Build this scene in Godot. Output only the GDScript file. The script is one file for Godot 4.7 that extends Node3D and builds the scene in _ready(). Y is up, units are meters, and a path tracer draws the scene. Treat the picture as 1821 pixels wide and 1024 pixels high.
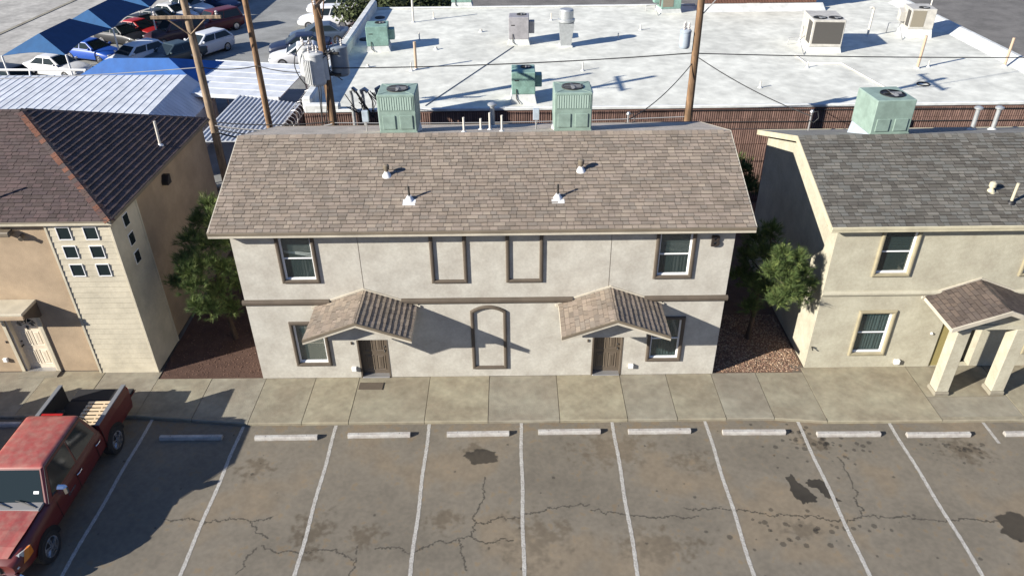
extends Node3D
# y up, metres. Facade of the middle house lies on z = 0 (x from 0 to 14.4); the car park is towards +z, the alley and yards towards -z.
const LOT := -0.10

var rng := RandomNumberGenerator.new()
var M := {}
var T := {}
var taken := {}
var tabs := {}

class MB:
	var v := PackedVector3Array()
	var n := PackedVector3Array()
	var c := PackedColorArray()
	var t2 := PackedVector2Array()
	var col := Color(1, 1, 1)
	func tri(a: Vector3, b: Vector3, d: Vector3) -> void:      # counter-clockwise seen from outside
		var q := (b - a).cross(d - a).normalized()
		v.append(a); v.append(d); v.append(b)
		for i in 3:
			n.append(q); c.append(col)
	func trin(a: Vector3, b: Vector3, d: Vector3, na: Vector3, nb: Vector3, nd: Vector3) -> void:
		v.append(a); v.append(d); v.append(b)
		n.append(na); n.append(nd); n.append(nb)
		for i in 3: c.append(col)
	func quad(a: Vector3, b: Vector3, d: Vector3, e: Vector3) -> void:
		tri(a, b, d); tri(a, d, e)
	func box(a: Vector3, b: Vector3) -> void:
		obox(Transform3D(Basis(), (a + b) * 0.5), (b - a).abs())
	func obox(x: Transform3D, s: Vector3) -> void:
		var h := s * 0.5
		var p: Array[Vector3] = []
		for i in 8:
			p.append(x * Vector3(h.x if i & 1 else -h.x, h.y if i & 2 else -h.y, h.z if i & 4 else -h.z))
		quad(p[4], p[5], p[7], p[6]); quad(p[1], p[0], p[2], p[3]); quad(p[5], p[1], p[3], p[7])
		quad(p[0], p[4], p[6], p[2]); quad(p[6], p[7], p[3], p[2]); quad(p[0], p[1], p[5], p[4])
	func cbox(a: Vector3, b: Vector3, ch: float, x := Transform3D()) -> void:   # box with chamfered edges
		var o := (a + b) * 0.5
		var h := (b - a).abs() * 0.5
		ch = minf(ch, minf(h.x, minf(h.y, h.z)) * 0.9)
		var f := func(s: Vector3, k: int) -> Vector3:
			var w := h - Vector3(ch, ch, ch)
			w[k] = h[k]
			return x * (o + s * w)
		for k in 3:
			var i := (k + 1) % 3
			var j := (k + 2) % 3
			for sg in [-1.0, 1.0]:
				var q: Array[Vector3] = []
				for st in [[-1.0, -1.0], [1.0, -1.0], [1.0, 1.0], [-1.0, 1.0]]:
					var s := Vector3.ZERO
					s[k] = sg; s[i] = st[0]; s[j] = st[1]
					q.append(f.call(s, k))
				if sg > 0: quad(q[0], q[1], q[2], q[3])
				else: quad(q[3], q[2], q[1], q[0])
			for si in [-1.0, 1.0]:
				for sj in [-1.0, 1.0]:
					var s0 := Vector3.ZERO
					s0[i] = si; s0[j] = sj; s0[k] = -1.0
					var s1 := s0
					s1[k] = 1.0
					var q: Array[Vector3] = [f.call(s0, i), f.call(s1, i), f.call(s1, j), f.call(s0, j)]
					if si * sj > 0: quad(q[3], q[2], q[1], q[0])
					else: quad(q[0], q[1], q[2], q[3])
		for m in 8:
			var s := Vector3(1.0 if m & 1 else -1.0, 1.0 if m & 2 else -1.0, 1.0 if m & 4 else -1.0)
			if s.x * s.y * s.z > 0: tri(f.call(s, 0), f.call(s, 1), f.call(s, 2))
			else: tri(f.call(s, 2), f.call(s, 1), f.call(s, 0))
	func loft(rings: Array, closed := true, caps := true, smooth := true) -> void:   # rings run counter-clockwise seen from the end they advance to
		var nr := rings.size()
		var np: int = rings[0].size()
		var last := np if closed else np - 1
		for i in nr - 1:
			for j in last:
				var k := (j + 1) % np
				var a: Vector3 = rings[i][j]
				var b: Vector3 = rings[i][k]
				var d: Vector3 = rings[i + 1][k]
				var e: Vector3 = rings[i + 1][j]
				if smooth:
					var na := gn(rings, i, j, closed)
					var nb := gn(rings, i, k, closed)
					var nd := gn(rings, i + 1, k, closed)
					var ne := gn(rings, i + 1, j, closed)
					trin(a, b, d, na, nb, nd); trin(a, d, e, na, nd, ne)
				else: quad(a, b, d, e)
		if caps:
			for w in 2:
				var r: Array = rings[0 if w == 0 else nr - 1]
				var o := Vector3.ZERO
				for p in r: o += p
				o /= np
				for j in np:
					if w == 1: tri(o, r[j], r[(j + 1) % np])
					else: tri(o, r[(j + 1) % np], r[j])
	func gn(rings: Array, i: int, j: int, closed: bool) -> Vector3:
		var nr := rings.size()
		var np: int = rings[0].size()
		var i0 := maxi(i - 1, 0)
		var i1 := mini(i + 1, nr - 1)
		var j0 := (j - 1 + np) % np if closed else maxi(j - 1, 0)
		var j1 := (j + 1) % np if closed else mini(j + 1, np - 1)
		var r: Vector3 = (rings[i][j1] - rings[i][j0]).cross(rings[i1][j] - rings[i0][j])
		return r.normalized() if r.length_squared() > 1e-14 else Vector3.UP
	func tube(pts: Array, rad: Array, sides := 8, caps := true) -> void:
		var rings := []
		var up := Vector3.UP
		for i in pts.size():
			var d: Vector3 = (pts[mini(i + 1, pts.size() - 1)] - pts[maxi(i - 1, 0)]).normalized()
			if absf(d.dot(up)) > 0.95: up = Vector3.RIGHT if absf(d.x) < 0.8 else Vector3.BACK
			var s := d.cross(up).normalized()
			var u := s.cross(d)
			up = u
			var r := []
			var ra: float = rad[mini(i, rad.size() - 1)]
			for k in sides:
				var a := TAU * k / sides
				r.append(pts[i] + (s * cos(a) + u * sin(a)) * ra)
			rings.append(r)
		for r in rings: r.reverse()
		loft(rings, true, caps, sides > 4)
	func cyl(a: Vector3, b: Vector3, r0: float, r1: float, sides := 12) -> void:
		tube([a, b], [r0, r1], sides)
	func lathe(prof: Array, x := Transform3D(), sides := 16) -> void:    # profile of Vector2(radius, height), bottom to top
		var rings := []
		for p in prof:
			var r := []
			for k in sides:
				var a := -TAU * k / sides
				r.append(x * Vector3(cos(a) * p.x, p.y, sin(a) * p.x))
			rings.append(r)
		for i in rings.size() - 1: band(rings[i], rings[i + 1])
		cap(rings[0], true); cap(rings[rings.size() - 1], false)
	func band(a: Array, b: Array) -> void:
		var m := a.size()
		var oa := Vector3.ZERO
		var ob := Vector3.ZERO
		for i in m:
			oa += a[i]; ob += b[i]
		oa /= m; ob /= m
		for j in m:
			var k := (j + 1) % m
			var f := (b[k] - a[j] as Vector3).cross(b[j] - a[k]).normalized()
			var g := func(p: Vector3, o: Vector3) -> Vector3:
				var r := (p - o)
				var ax: Vector3 = (ob - oa)
				if ax.length_squared() < 1e-10: return f
				ax = ax.normalized()
				var rn := (r - ax * r.dot(ax)).normalized()
				return (rn * sqrt(maxf(0.0, 1.0 - pow(f.dot(ax), 2))) + ax * f.dot(ax)).normalized()
			trin(a[j], a[k], b[k], g.call(a[j], oa), g.call(a[k], oa), g.call(b[k], ob))
			trin(a[j], b[k], b[j], g.call(a[j], oa), g.call(b[k], ob), g.call(b[j], ob))
	func cap(r: Array, down: bool) -> void:
		var o := Vector3.ZERO
		for p in r: o += p
		o /= r.size()
		for j in r.size():
			if down: tri(o, r[(j + 1) % r.size()], r[j])
			else: tri(o, r[j], r[(j + 1) % r.size()])
	func prism(poly: PackedVector2Array, x: Transform3D, depth: float) -> void:   # polygon in local xy, swept along local +z
		var p := poly
		if Geometry2D.is_polygon_clockwise(p): p.reverse()
		var ix := Geometry2D.triangulate_polygon(p)
		for k in range(0, ix.size(), 3):
			var a := p[ix[k]]
			var b := p[ix[k + 1]]
			var d := p[ix[k + 2]]
			if (b - a).cross(d - a) < 0.0:
				var s := b
				b = d; d = s
			tri(x * Vector3(a.x, a.y, depth), x * Vector3(b.x, b.y, depth), x * Vector3(d.x, d.y, depth))
			tri(x * Vector3(a.x, a.y, 0), x * Vector3(d.x, d.y, 0), x * Vector3(b.x, b.y, 0))
		for i in p.size():
			var a := p[i]
			var b := p[(i + 1) % p.size()]
			quad(x * Vector3(a.x, a.y, 0), x * Vector3(b.x, b.y, 0), x * Vector3(b.x, b.y, depth), x * Vector3(a.x, a.y, depth))
	func mesh() -> ArrayMesh:
		var ar := []
		ar.resize(Mesh.ARRAY_MAX)
		ar[Mesh.ARRAY_VERTEX] = v; ar[Mesh.ARRAY_NORMAL] = n; ar[Mesh.ARRAY_COLOR] = c
		if t2.size() == v.size():
			ar[Mesh.ARRAY_TEX_UV] = t2; ar[Mesh.ARRAY_TEX_UV2] = t2
		var m := ArrayMesh.new()
		m.add_surface_from_arrays(Mesh.PRIMITIVE_TRIANGLES, ar)
		return m

# ---------- nodes ----------
func numbered(parent: Node, called: String) -> String:
	var k := str(parent.get_instance_id()) + called
	taken[k] = taken.get(k, -1) + 1
	return called if taken[k] == 0 else "%s_%03d" % [called, taken[k]]

func part(parent: Node, called: String, mb, m: Material, at := Transform3D()) -> MeshInstance3D:
	var o := MeshInstance3D.new()
	o.name = numbered(parent, called)
	o.mesh = mb.mesh() if mb is MB else mb
	o.material_override = m
	o.transform = at
	parent.add_child(o, true)
	return o

func tag(o: Node, label: String, category: String, group := "") -> Node:
	o.set_meta("label", label); o.set_meta("category", category)
	if group: o.set_meta("group", group)
	return o

func thing(called: String, label: String, category: String, at := Vector3.ZERO, turn := 0.0, group := "") -> Node3D:
	var o := Node3D.new()
	o.name = numbered(self, called)
	add_child(o, true)
	o.position = at; o.rotation.y = turn
	tag(o, label, category, group)
	return o

func struct(called: String, mb, m: Material) -> MeshInstance3D:
	var o := part(self, called, mb, m)
	o.set_meta("kind", "structure")
	return o

func stuff(o: Node) -> Node:
	o.set_meta("kind", "stuff")
	return o

# ---------- textures and materials ----------
func noise_img(sd: int, w: int, h: int, freq: float, oct := 4, kind := FastNoiseLite.TYPE_SIMPLEX_SMOOTH) -> Image:
	var f := FastNoiseLite.new()
	f.seed = sd; f.noise_type = kind; f.frequency = freq; f.fractal_octaves = oct
	var im := f.get_seamless_image(w, h, false, false, 0.1, true)
	im.convert(Image.FORMAT_L8)
	return im

func grey_tex(sd: int, size: int, layers: Array, lo: float, hi: float, tint := Color(1, 1, 1), stretch := 1) -> ImageTexture:
	# layers: [frequency, octaves, weight]; the sum runs from lo to hi (sRGB values)
	var acc := PackedFloat32Array()
	acc.resize(size * size)
	var tot := 0.0
	for l in layers:
		var im := noise_img(sd, size, size / stretch, l[0], l[1])
		sd += 1
		if stretch > 1: im.resize(size, size, Image.INTERPOLATE_CUBIC)
		var by := im.get_data()
		for i in acc.size(): acc[i] += by[i] * l[2]
		tot += l[2] * 255.0
	var out := PackedByteArray()
	out.resize(size * size * 3)
	for i in acc.size():
		var t := clampf((acc[i] / tot - 0.2) / 0.6, 0.0, 1.0)
		var g := lerpf(lo, hi, t)
		out[i * 3] = int(255.0 * lerpf(g, 1.0, 1.0 - tint.r) * 1.0) if tint.r < 1.0 else int(255.0 * g)
		out[i * 3 + 1] = int(255.0 * lerpf(g, 1.0, 1.0 - tint.g)) if tint.g < 1.0 else int(255.0 * g)
		out[i * 3 + 2] = int(255.0 * lerpf(g, 1.0, 1.0 - tint.b)) if tint.b < 1.0 else int(255.0 * g)
	return ImageTexture.create_from_image(Image.create_from_data(size, size, false, Image.FORMAT_RGB8, out))

func normal_tex(sd: int, size: int, freq: float, oct: int, scale: float) -> ImageTexture:
	var im := noise_img(sd, size, size, freq, oct)
	im.convert(Image.FORMAT_RGBA8)
	im.bump_map_to_normal_map(scale)
	return ImageTexture.create_from_image(im)

func mat(key: String, lin: Color, rough: float, fine := "", tile := 2.0, coarse := "", ctile := 9.0, nrm := "", nscale := 0.5, world := true) -> StandardMaterial3D:
	var m := StandardMaterial3D.new()
	m.albedo_color = lin.linear_to_srgb()
	m.roughness = rough
	if fine or nrm:
		m.uv1_triplanar = true; m.uv1_world_triplanar = world
		m.uv1_scale = Vector3.ONE / tile
		if fine: m.albedo_texture = T[fine]
		if nrm:
			m.normal_enabled = true; m.normal_texture = T[nrm]; m.normal_scale = nscale
	if coarse:
		m.detail_enabled = true; m.detail_albedo = T[coarse]; m.detail_blend_mode = BaseMaterial3D.BLEND_MODE_MUL
		m.detail_uv_layer = BaseMaterial3D.DETAIL_UV_2
		m.uv2_triplanar = true; m.uv2_world_triplanar = world
		m.uv2_scale = Vector3.ONE / ctile
	M[key] = m
	return m

func vmat(key: String, rough: float, fine := "", tile := 2.0, coarse := "", ctile := 9.0, nrm := "", nscale := 0.5) -> StandardMaterial3D:
	var m := mat(key, Color(1, 1, 1), rough, fine, tile, coarse, ctile, nrm, nscale)
	m.vertex_color_use_as_albedo = true
	return m

func paint(key: String, lin: Color, rough := 0.35, metal := 0.0, coat := 0.0) -> StandardMaterial3D:
	var m := mat(key, lin, rough)
	m.metallic = metal
	if coat > 0.0:
		m.clearcoat_enabled = true; m.clearcoat = coat; m.clearcoat_roughness = 0.08
	return m

func make_materials() -> void:
	T.grain = grey_tex(11, 512, [[0.3, 2, 1.0], [0.1, 3, 0.3]], 0.78, 1.0)
	T.granule = grey_tex(21, 256, [[0.4, 2, 1.0]], 0.82, 1.0)
	T.stucco = grey_tex(31, 512, [[0.12, 4, 1.0], [0.02, 3, 0.6]], 0.93, 1.0)
	T.concrete = grey_tex(41, 512, [[0.2, 3, 0.5], [0.012, 4, 1.0]], 0.88, 1.0)
	T.streak = grey_tex(51, 512, [[0.06, 4, 1.0], [0.015, 3, 0.8]], 0.5, 1.0, Color(1, 1, 1), 16)
	T.mottle = grey_tex(61, 512, [[0.008, 5, 1.0]], 0.9, 1.0)
	T.mottle2 = grey_tex(71, 512, [[0.006, 5, 1.0], [0.03, 4, 0.5]], 0.82, 1.0)
	T.dirt = grey_tex(81, 512, [[0.01, 5, 1.0], [0.07, 4, 0.5]], 0.82, 1.0, Color(0.8, 0.95, 1.0))
	T.stains = grey_tex(87, 512, [[0.012, 5, 1.0], [0.09, 4, 0.55]], 0.87, 1.0, Color(0.85, 0.95, 1.0))
	T.oxide = grey_tex(97, 256, [[0.02, 3, 1.0], [0.1, 3, 0.4]], 0.72, 1.0, Color(0.0, 1.0, 0.9))
	T.wear = grey_tex(107, 256, [[0.05, 4, 1.0], [0.25, 2, 0.6]], 0.68, 1.0)
	T.leafy = grey_tex(91, 256, [[0.1, 3, 1.0]], 0.6, 1.0)
	T.n_fine = normal_tex(101, 512, 0.22, 3, 2.2)
	T.n_grain = normal_tex(111, 512, 0.25, 2, 3.0)
	T.n_soft = normal_tex(121, 512, 0.02, 3, 3.0)
	mat("stucco_b", Color(0.53, 0.51, 0.445), 0.92, "stucco", 2.1, "stains", 5.3, "n_fine", 0.4)
	mat("stucco_cream", Color(0.50, 0.475, 0.365), 0.92, "stucco", 2.6, "stains", 6.1, "n_fine", 0.5)
	mat("stucco_tan", Color(0.43, 0.325, 0.215), 0.92, "stucco", 2.6, "mottle", 5.7, "n_fine", 0.5)
	mat("trim_brown", Color(0.112, 0.088, 0.064), 0.85, "stucco", 1.9, "mottle", 3.1, "n_fine", 0.4)
	mat("trim_cream", Color(0.36, 0.315, 0.205), 0.85, "stucco", 1.9, "mottle", 3.1, "n_fine", 0.4)
	mat("fascia_cream", Color(0.56, 0.51, 0.41), 0.7, "stucco", 3.0, "mottle", 4.0)
	mat("fascia_yellow", Color(0.56, 0.51, 0.36), 0.7, "stucco", 3.0, "mottle", 4.0)
	mat("gutter_brown", Color(0.19, 0.155, 0.11), 0.6, "stucco", 3.0, "mottle", 4.0)
	mat("siding_cream", Color(0.565, 0.51, 0.385), 0.7, "stucco", 2.0, "mottle", 5.0, "n_soft", 0.2)
	vmat("shingle", 0.95, "granule", 0.55, "mottle", 5.3, "n_grain", 0.8)
	mat("deck_b", Color(0.25, 0.21, 0.165), 0.95, "granule", 0.8, "mottle", 5.3)
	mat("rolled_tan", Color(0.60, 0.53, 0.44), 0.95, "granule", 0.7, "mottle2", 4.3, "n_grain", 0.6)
	mat("rolled_grey", Color(0.29, 0.28, 0.25), 0.95, "granule", 0.7, "mottle2", 4.3, "n_grain", 0.6)
	mat("deck_grey", Color(0.15, 0.145, 0.13), 0.95, "granule", 0.8, "mottle", 5.3)
	mat("deck_brown", Color(0.06, 0.04, 0.035), 0.95, "granule", 0.8, "mottle", 5.3)
	mat("vinyl_white", Color(0.75, 0.75, 0.74), 0.4)
	mat("blind", Color(0.72, 0.78, 0.74), 0.7)
	mat("curtain", Color(0.06, 0.07, 0.07), 0.9, "leafy", 0.5)
	mat("blind_dim", Color(0.10, 0.17, 0.17), 0.8, "leafy", 0.7)
	mat("blind_tan", Color(0.40, 0.39, 0.31), 0.8, "leafy", 0.8)
	mat("dark_room", Color(0.03, 0.03, 0.03), 0.95)
	mat("door_brown", Color(0.115, 0.09, 0.065), 0.55, "stucco", 1.3)
	mat("door_cream", Color(0.66, 0.58, 0.45), 0.6, "stucco", 1.3)
	mat("door_olive", Color(0.30, 0.25, 0.10), 0.6, "stucco", 1.3)
	paint("steel", Color(0.45, 0.45, 0.45), 0.45, 0.7)
	paint("dark_metal", Color(0.03, 0.028, 0.025), 0.5)
	paint("black", Color(0.012, 0.012, 0.013), 0.55)
	paint("white_paint", Color(0.72, 0.72, 0.70), 0.6)
	mat("galvanised", Color(0.50, 0.52, 0.52), 0.45, "concrete", 1.3).metallic = 0.5
	mat("concrete", Color(0.33, 0.305, 0.22), 0.92, "concrete", 3.2, "dirt", 8.7, "n_grain", 0.35)
	mat("concrete_b", Color(0.355, 0.325, 0.228), 0.92, "concrete", 3.2, "dirt", 7.9, "n_grain", 0.35)
	mat("concrete_c", Color(0.318, 0.298, 0.228), 0.92, "concrete", 3.6, "dirt", 9.7, "n_grain", 0.35)
	mat("beige_concrete", Color(0.50, 0.48, 0.43), 0.95, "concrete", 4.0, "mottle2", 13.0)
	mat("joint", Color(0.10, 0.08, 0.06), 0.95)
	mat("wheel_stop", Color(0.52, 0.51, 0.47), 0.9, "concrete", 0.9, "dirt", 2.3, "n_grain", 0.4)
	mat("line_paint", Color(0.62, 0.60, 0.54), 0.85, "wear", 0.7, "stains", 1.7)
	mat("asphalt_far", Color(0.22, 0.208, 0.19), 0.95, "grain", 1.9, "mottle2", 9.0, "n_grain", 0.3)
	mat("yard", Color(0.36, 0.365, 0.345), 0.95, "grain", 2.3, "mottle2", 17.0, "n_grain", 0.3)
	mat("alley_soil", Color(0.21, 0.13, 0.085), 1.0, "grain", 1.6, "dirt", 6.0, "n_grain", 0.8)
	mat("bed_soil", Color(0.125, 0.068, 0.047), 1.0, "grain", 1.2, "dirt", 2.7, "n_grain", 1.0)
	mat("gravel_soil", Color(0.19, 0.12, 0.08), 1.0, "grain", 0.8, "dirt", 3.0, "n_grain", 1.0)
	vmat("stone", 0.95, "stucco", 0.5)
	mat("roof_white", Color(0.745, 0.745, 0.66), 0.8, "concrete", 5.1, "mottle", 13.0, "n_soft", 0.15)
	mat("coping_white", Color(0.70, 0.72, 0.70), 0.7, "concrete", 3.0, "mottle", 5.0)
	mat("brick_red", Color(0.20, 0.115, 0.09), 0.95, "grain", 1.1, "dirt", 3.7, "n_grain", 0.6)
	vmat("brick_v", 0.95, "grain", 0.9, "mottle2", 4.0)
	mat("ac_green", Color(0.265, 0.36, 0.305), 0.55, "stucco", 1.4, "mottle", 1.9)
	mat("ac_mint", Color(0.25, 0.41, 0.345), 0.55, "stucco", 1.4, "mottle2", 1.7)
	mat("ac_grille", Color(0.33, 0.43, 0.37), 0.55)
	mat("ac_grey", Color(0.33, 0.32, 0.33), 0.55, "stucco", 1.4, "mottle", 1.9)
	mat("ac_beige", Color(0.52, 0.50, 0.45), 0.55, "stucco", 1.4, "mottle", 1.9)
	mat("coil", Color(0.085, 0.08, 0.072), 0.8, "granule", 0.2)
	mat("coil_tan", Color(0.27, 0.24, 0.18), 0.9, "granule", 0.35)
	mat("pvc", Color(0.66, 0.62, 0.54), 0.6, "stucco", 0.8)
	mat("pipe_tan", Color(0.46, 0.34, 0.24), 0.7, "stucco", 0.8)
	mat("pole_wood", Color(0.43, 0.26, 0.14), 0.9, "streak", 1.7, "mottle2", 3.0)
	mat("pole_wood_pale", Color(0.52, 0.38, 0.25), 0.9, "streak", 1.7, "mottle2", 3.0)
	mat("wire", Color(0.03, 0.03, 0.03), 0.6)
	mat("wire_grey", Color(0.27, 0.27, 0.27), 0.6)
	mat("can_white", Color(0.62, 0.63, 0.62), 0.45, "stucco", 1.0, "mottle", 1.5)
	mat("can_grey", Color(0.25, 0.29, 0.33), 0.45, "stucco", 1.0, "mottle", 1.5)
	mat("can_blue", Color(0.42, 0.48, 0.54), 0.45, "stucco", 1.0, "mottle", 1.5)
	mat("porcelain", Color(0.50, 0.47, 0.44), 0.3)
	mat("roof_metal", Color(0.66, 0.69, 0.72), 0.5, "stucco", 3.0, "mottle", 5.0)
	mat("roof_metal_grey", Color(0.50, 0.53, 0.57), 0.45, "stucco", 3.0, "mottle", 4.0)
	mat("canvas_blue", Color(0.018, 0.105, 0.26), 0.75, "stucco", 1.5, "mottle", 3.0)
	mat("canvas_blue_shaded", Color(0.025, 0.075, 0.17), 0.85, "stucco", 1.5, "mottle", 3.0)  # darker copy of the blue canvas: shade of the east faces put into the colour
	mat("canvas_bright", Color(0.012, 0.115, 0.39), 0.7, "stucco", 1.5, "mottle", 3.0)
	mat("roof_beige", Color(0.50, 0.48, 0.44), 0.9, "concrete", 4.0, "mottle2", 11.0)
	mat("bark", Color(0.13, 0.085, 0.055), 0.95, "streak", 0.8)
	var nd := vmat("needles", 0.8)
	nd.backlight_enabled = true; nd.backlight = Color(0.10, 0.14, 0.04)
	mat("wood_pallet", Color(0.72, 0.56, 0.36), 0.85, "stucco", 0.9)
	paint("truck_red_shaded", Color(0.115, 0.014, 0.012), 0.45, 0.0, 0.25)  # dark red, made darker still: shade on the sides put into the colour
	mat("truck_red_lit_faded", Color(0.37, 0.165, 0.125), 0.45, "concrete", 1.7, "oxide", 1.7)  # same paint on top, paler: sky sheen put into the colour, plus oxidised patches
	paint("chrome", Color(0.75, 0.75, 0.76), 0.12, 1.0)
	paint("rim", Color(0.55, 0.55, 0.56), 0.25, 0.9)
	paint("plastic_grey", Color(0.17, 0.175, 0.18), 0.7)
	paint("cowl_grey", Color(0.22, 0.21, 0.20), 0.8)
	mat("liner", Color(0.018, 0.018, 0.02), 0.8, "granule", 0.6)
	mat("tyre", Color(0.02, 0.02, 0.02), 0.85)
	paint("lamp_clear", Color(0.45, 0.46, 0.44), 0.12, 0.2, 0.6)
	paint("lamp_amber", Color(0.62, 0.20, 0.03), 0.2)
	paint("lamp_red", Color(0.35, 0.01, 0.01), 0.2)
	paint("car_glass", Color(0.018, 0.026, 0.027), 0.06)
	var g := paint("glass", Color(0.05, 0.085, 0.085), 0.03)
	g.transparency = BaseMaterial3D.TRANSPARENCY_ALPHA
	g.albedo_color.a = 0.22
	var g2 := paint("windshield_glass", Color(0.18, 0.26, 0.26), 0.03)
	g2.transparency = BaseMaterial3D.TRANSPARENCY_ALPHA
	g2.albedo_color.a = 0.35
	mat("seat_fabric", Color(0.10, 0.10, 0.10), 0.9)
	paint("dash", Color(0.05, 0.055, 0.055), 0.7)
	paint("letter_brown", Color(0.025, 0.018, 0.015), 0.7)
	paint("sticker", Color(0.75, 0.75, 0.75), 0.6)

# ---------- building pieces ----------
func wall_holes(mb: MB, x0: float, x1: float, y0: float, y1: float, z: float, th: float, holes: Array) -> void:
	# a wall in the plane z facing +z, th thick, with rectangular openings [x0, x1, y0, y1]
	var xs := [x0, x1]
	var ys := [y0, y1]
	for h in holes:
		for k in 2:
			if not xs.has(h[k]): xs.append(h[k])
			if not ys.has(h[k + 2]): ys.append(h[k + 2])
	xs.sort(); ys.sort()
	for i in xs.size() - 1:
		for j in ys.size() - 1:
			var cx: float = (xs[i] + xs[i + 1]) * 0.5
			var cy: float = (ys[j] + ys[j + 1]) * 0.5
			var inside := false
			for h in holes:
				if cx > h[0] and cx < h[1] and cy > h[2] and cy < h[3]: inside = true
			if inside: continue
			var a := Vector3(xs[i], ys[j], z)
			var b := Vector3(xs[i + 1], ys[j], z)
			var d := Vector3(xs[i + 1], ys[j + 1], z)
			var e := Vector3(xs[i], ys[j + 1], z)
			var o := Vector3(0, 0, -th)
			mb.quad(a, b, d, e); mb.quad(b + o, a + o, e + o, d + o)
	for h in holes:
		var o := Vector3(0, 0, -th)
		var a := Vector3(h[0], h[2], z)
		var b := Vector3(h[1], h[2], z)
		var d := Vector3(h[1], h[3], z)
		var e := Vector3(h[0], h[3], z)
		mb.quad(b, a, a + o, b + o); mb.quad(e, d, d + o, e + o); mb.quad(a, e, e + o, a + o); mb.quad(d, b, b + o, d + o)
	var o2 := Vector3(0, 0, -th)
	mb.quad(Vector3(x0, y1, z), Vector3(x1, y1, z), Vector3(x1, y1, z) + o2, Vector3(x0, y1, z) + o2)
	mb.quad(Vector3(x0, y0, z) + o2, Vector3(x0, y0, z), Vector3(x0, y1, z), Vector3(x0, y1, z) + o2)
	mb.quad(Vector3(x1, y0, z), Vector3(x1, y0, z) + o2, Vector3(x1, y1, z) + o2, Vector3(x1, y1, z))

func ring(mb: MB, f: Callable, prof: Array, z: float) -> void:
	# moulding swept round a closed outline; f(inset) gives the outline, prof is a list of (inset, height)
	for i in prof.size() - 1:
		var a: PackedVector2Array = f.call(prof[i].x)
		var b: PackedVector2Array = f.call(prof[i + 1].x)
		for j in a.size():
			var k := (j + 1) % a.size()
			mb.quad(Vector3(a[j].x, a[j].y, z + prof[i].y), Vector3(a[k].x, a[k].y, z + prof[i].y), Vector3(b[k].x, b[k].y, z + prof[i + 1].y), Vector3(b[j].x, b[j].y, z + prof[i + 1].y))

func rect_outline(x0: float, x1: float, y0: float, y1: float) -> Callable:
	return func(i: float) -> PackedVector2Array:
		return PackedVector2Array([Vector2(x0 + i, y0 + i), Vector2(x1 - i, y0 + i), Vector2(x1 - i, y1 - i), Vector2(x0 + i, y1 - i)])

func arch_outline(x0: float, x1: float, y0: float, ys: float, yt: float) -> Callable:
	return func(i: float) -> PackedVector2Array:
		var hw := (x1 - x0) * 0.5
		var rise := yt - ys
		var r := (hw * hw + rise * rise) / (2.0 * rise)
		var cx := (x0 + x1) * 0.5
		var cy := yt - r
		var p := PackedVector2Array([Vector2(x0 + i, y0 + i), Vector2(x1 - i, y0 + i)])
		for k in 11:
			var x := lerpf(x1 - i, x0 + i, k / 10.0)
			p.append(Vector2(x, cy + sqrt(maxf(0.0, pow(r - i, 2) - pow(x - cx, 2)))))
		return p

const FOAM := [Vector2(0, 0), Vector2(0, 0.045), Vector2(0.018, 0.065), Vector2(0.05, 0.072), Vector2(0.085, 0.065), Vector2(0.105, 0.045), Vector2(0.105, 0.0)]

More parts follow.
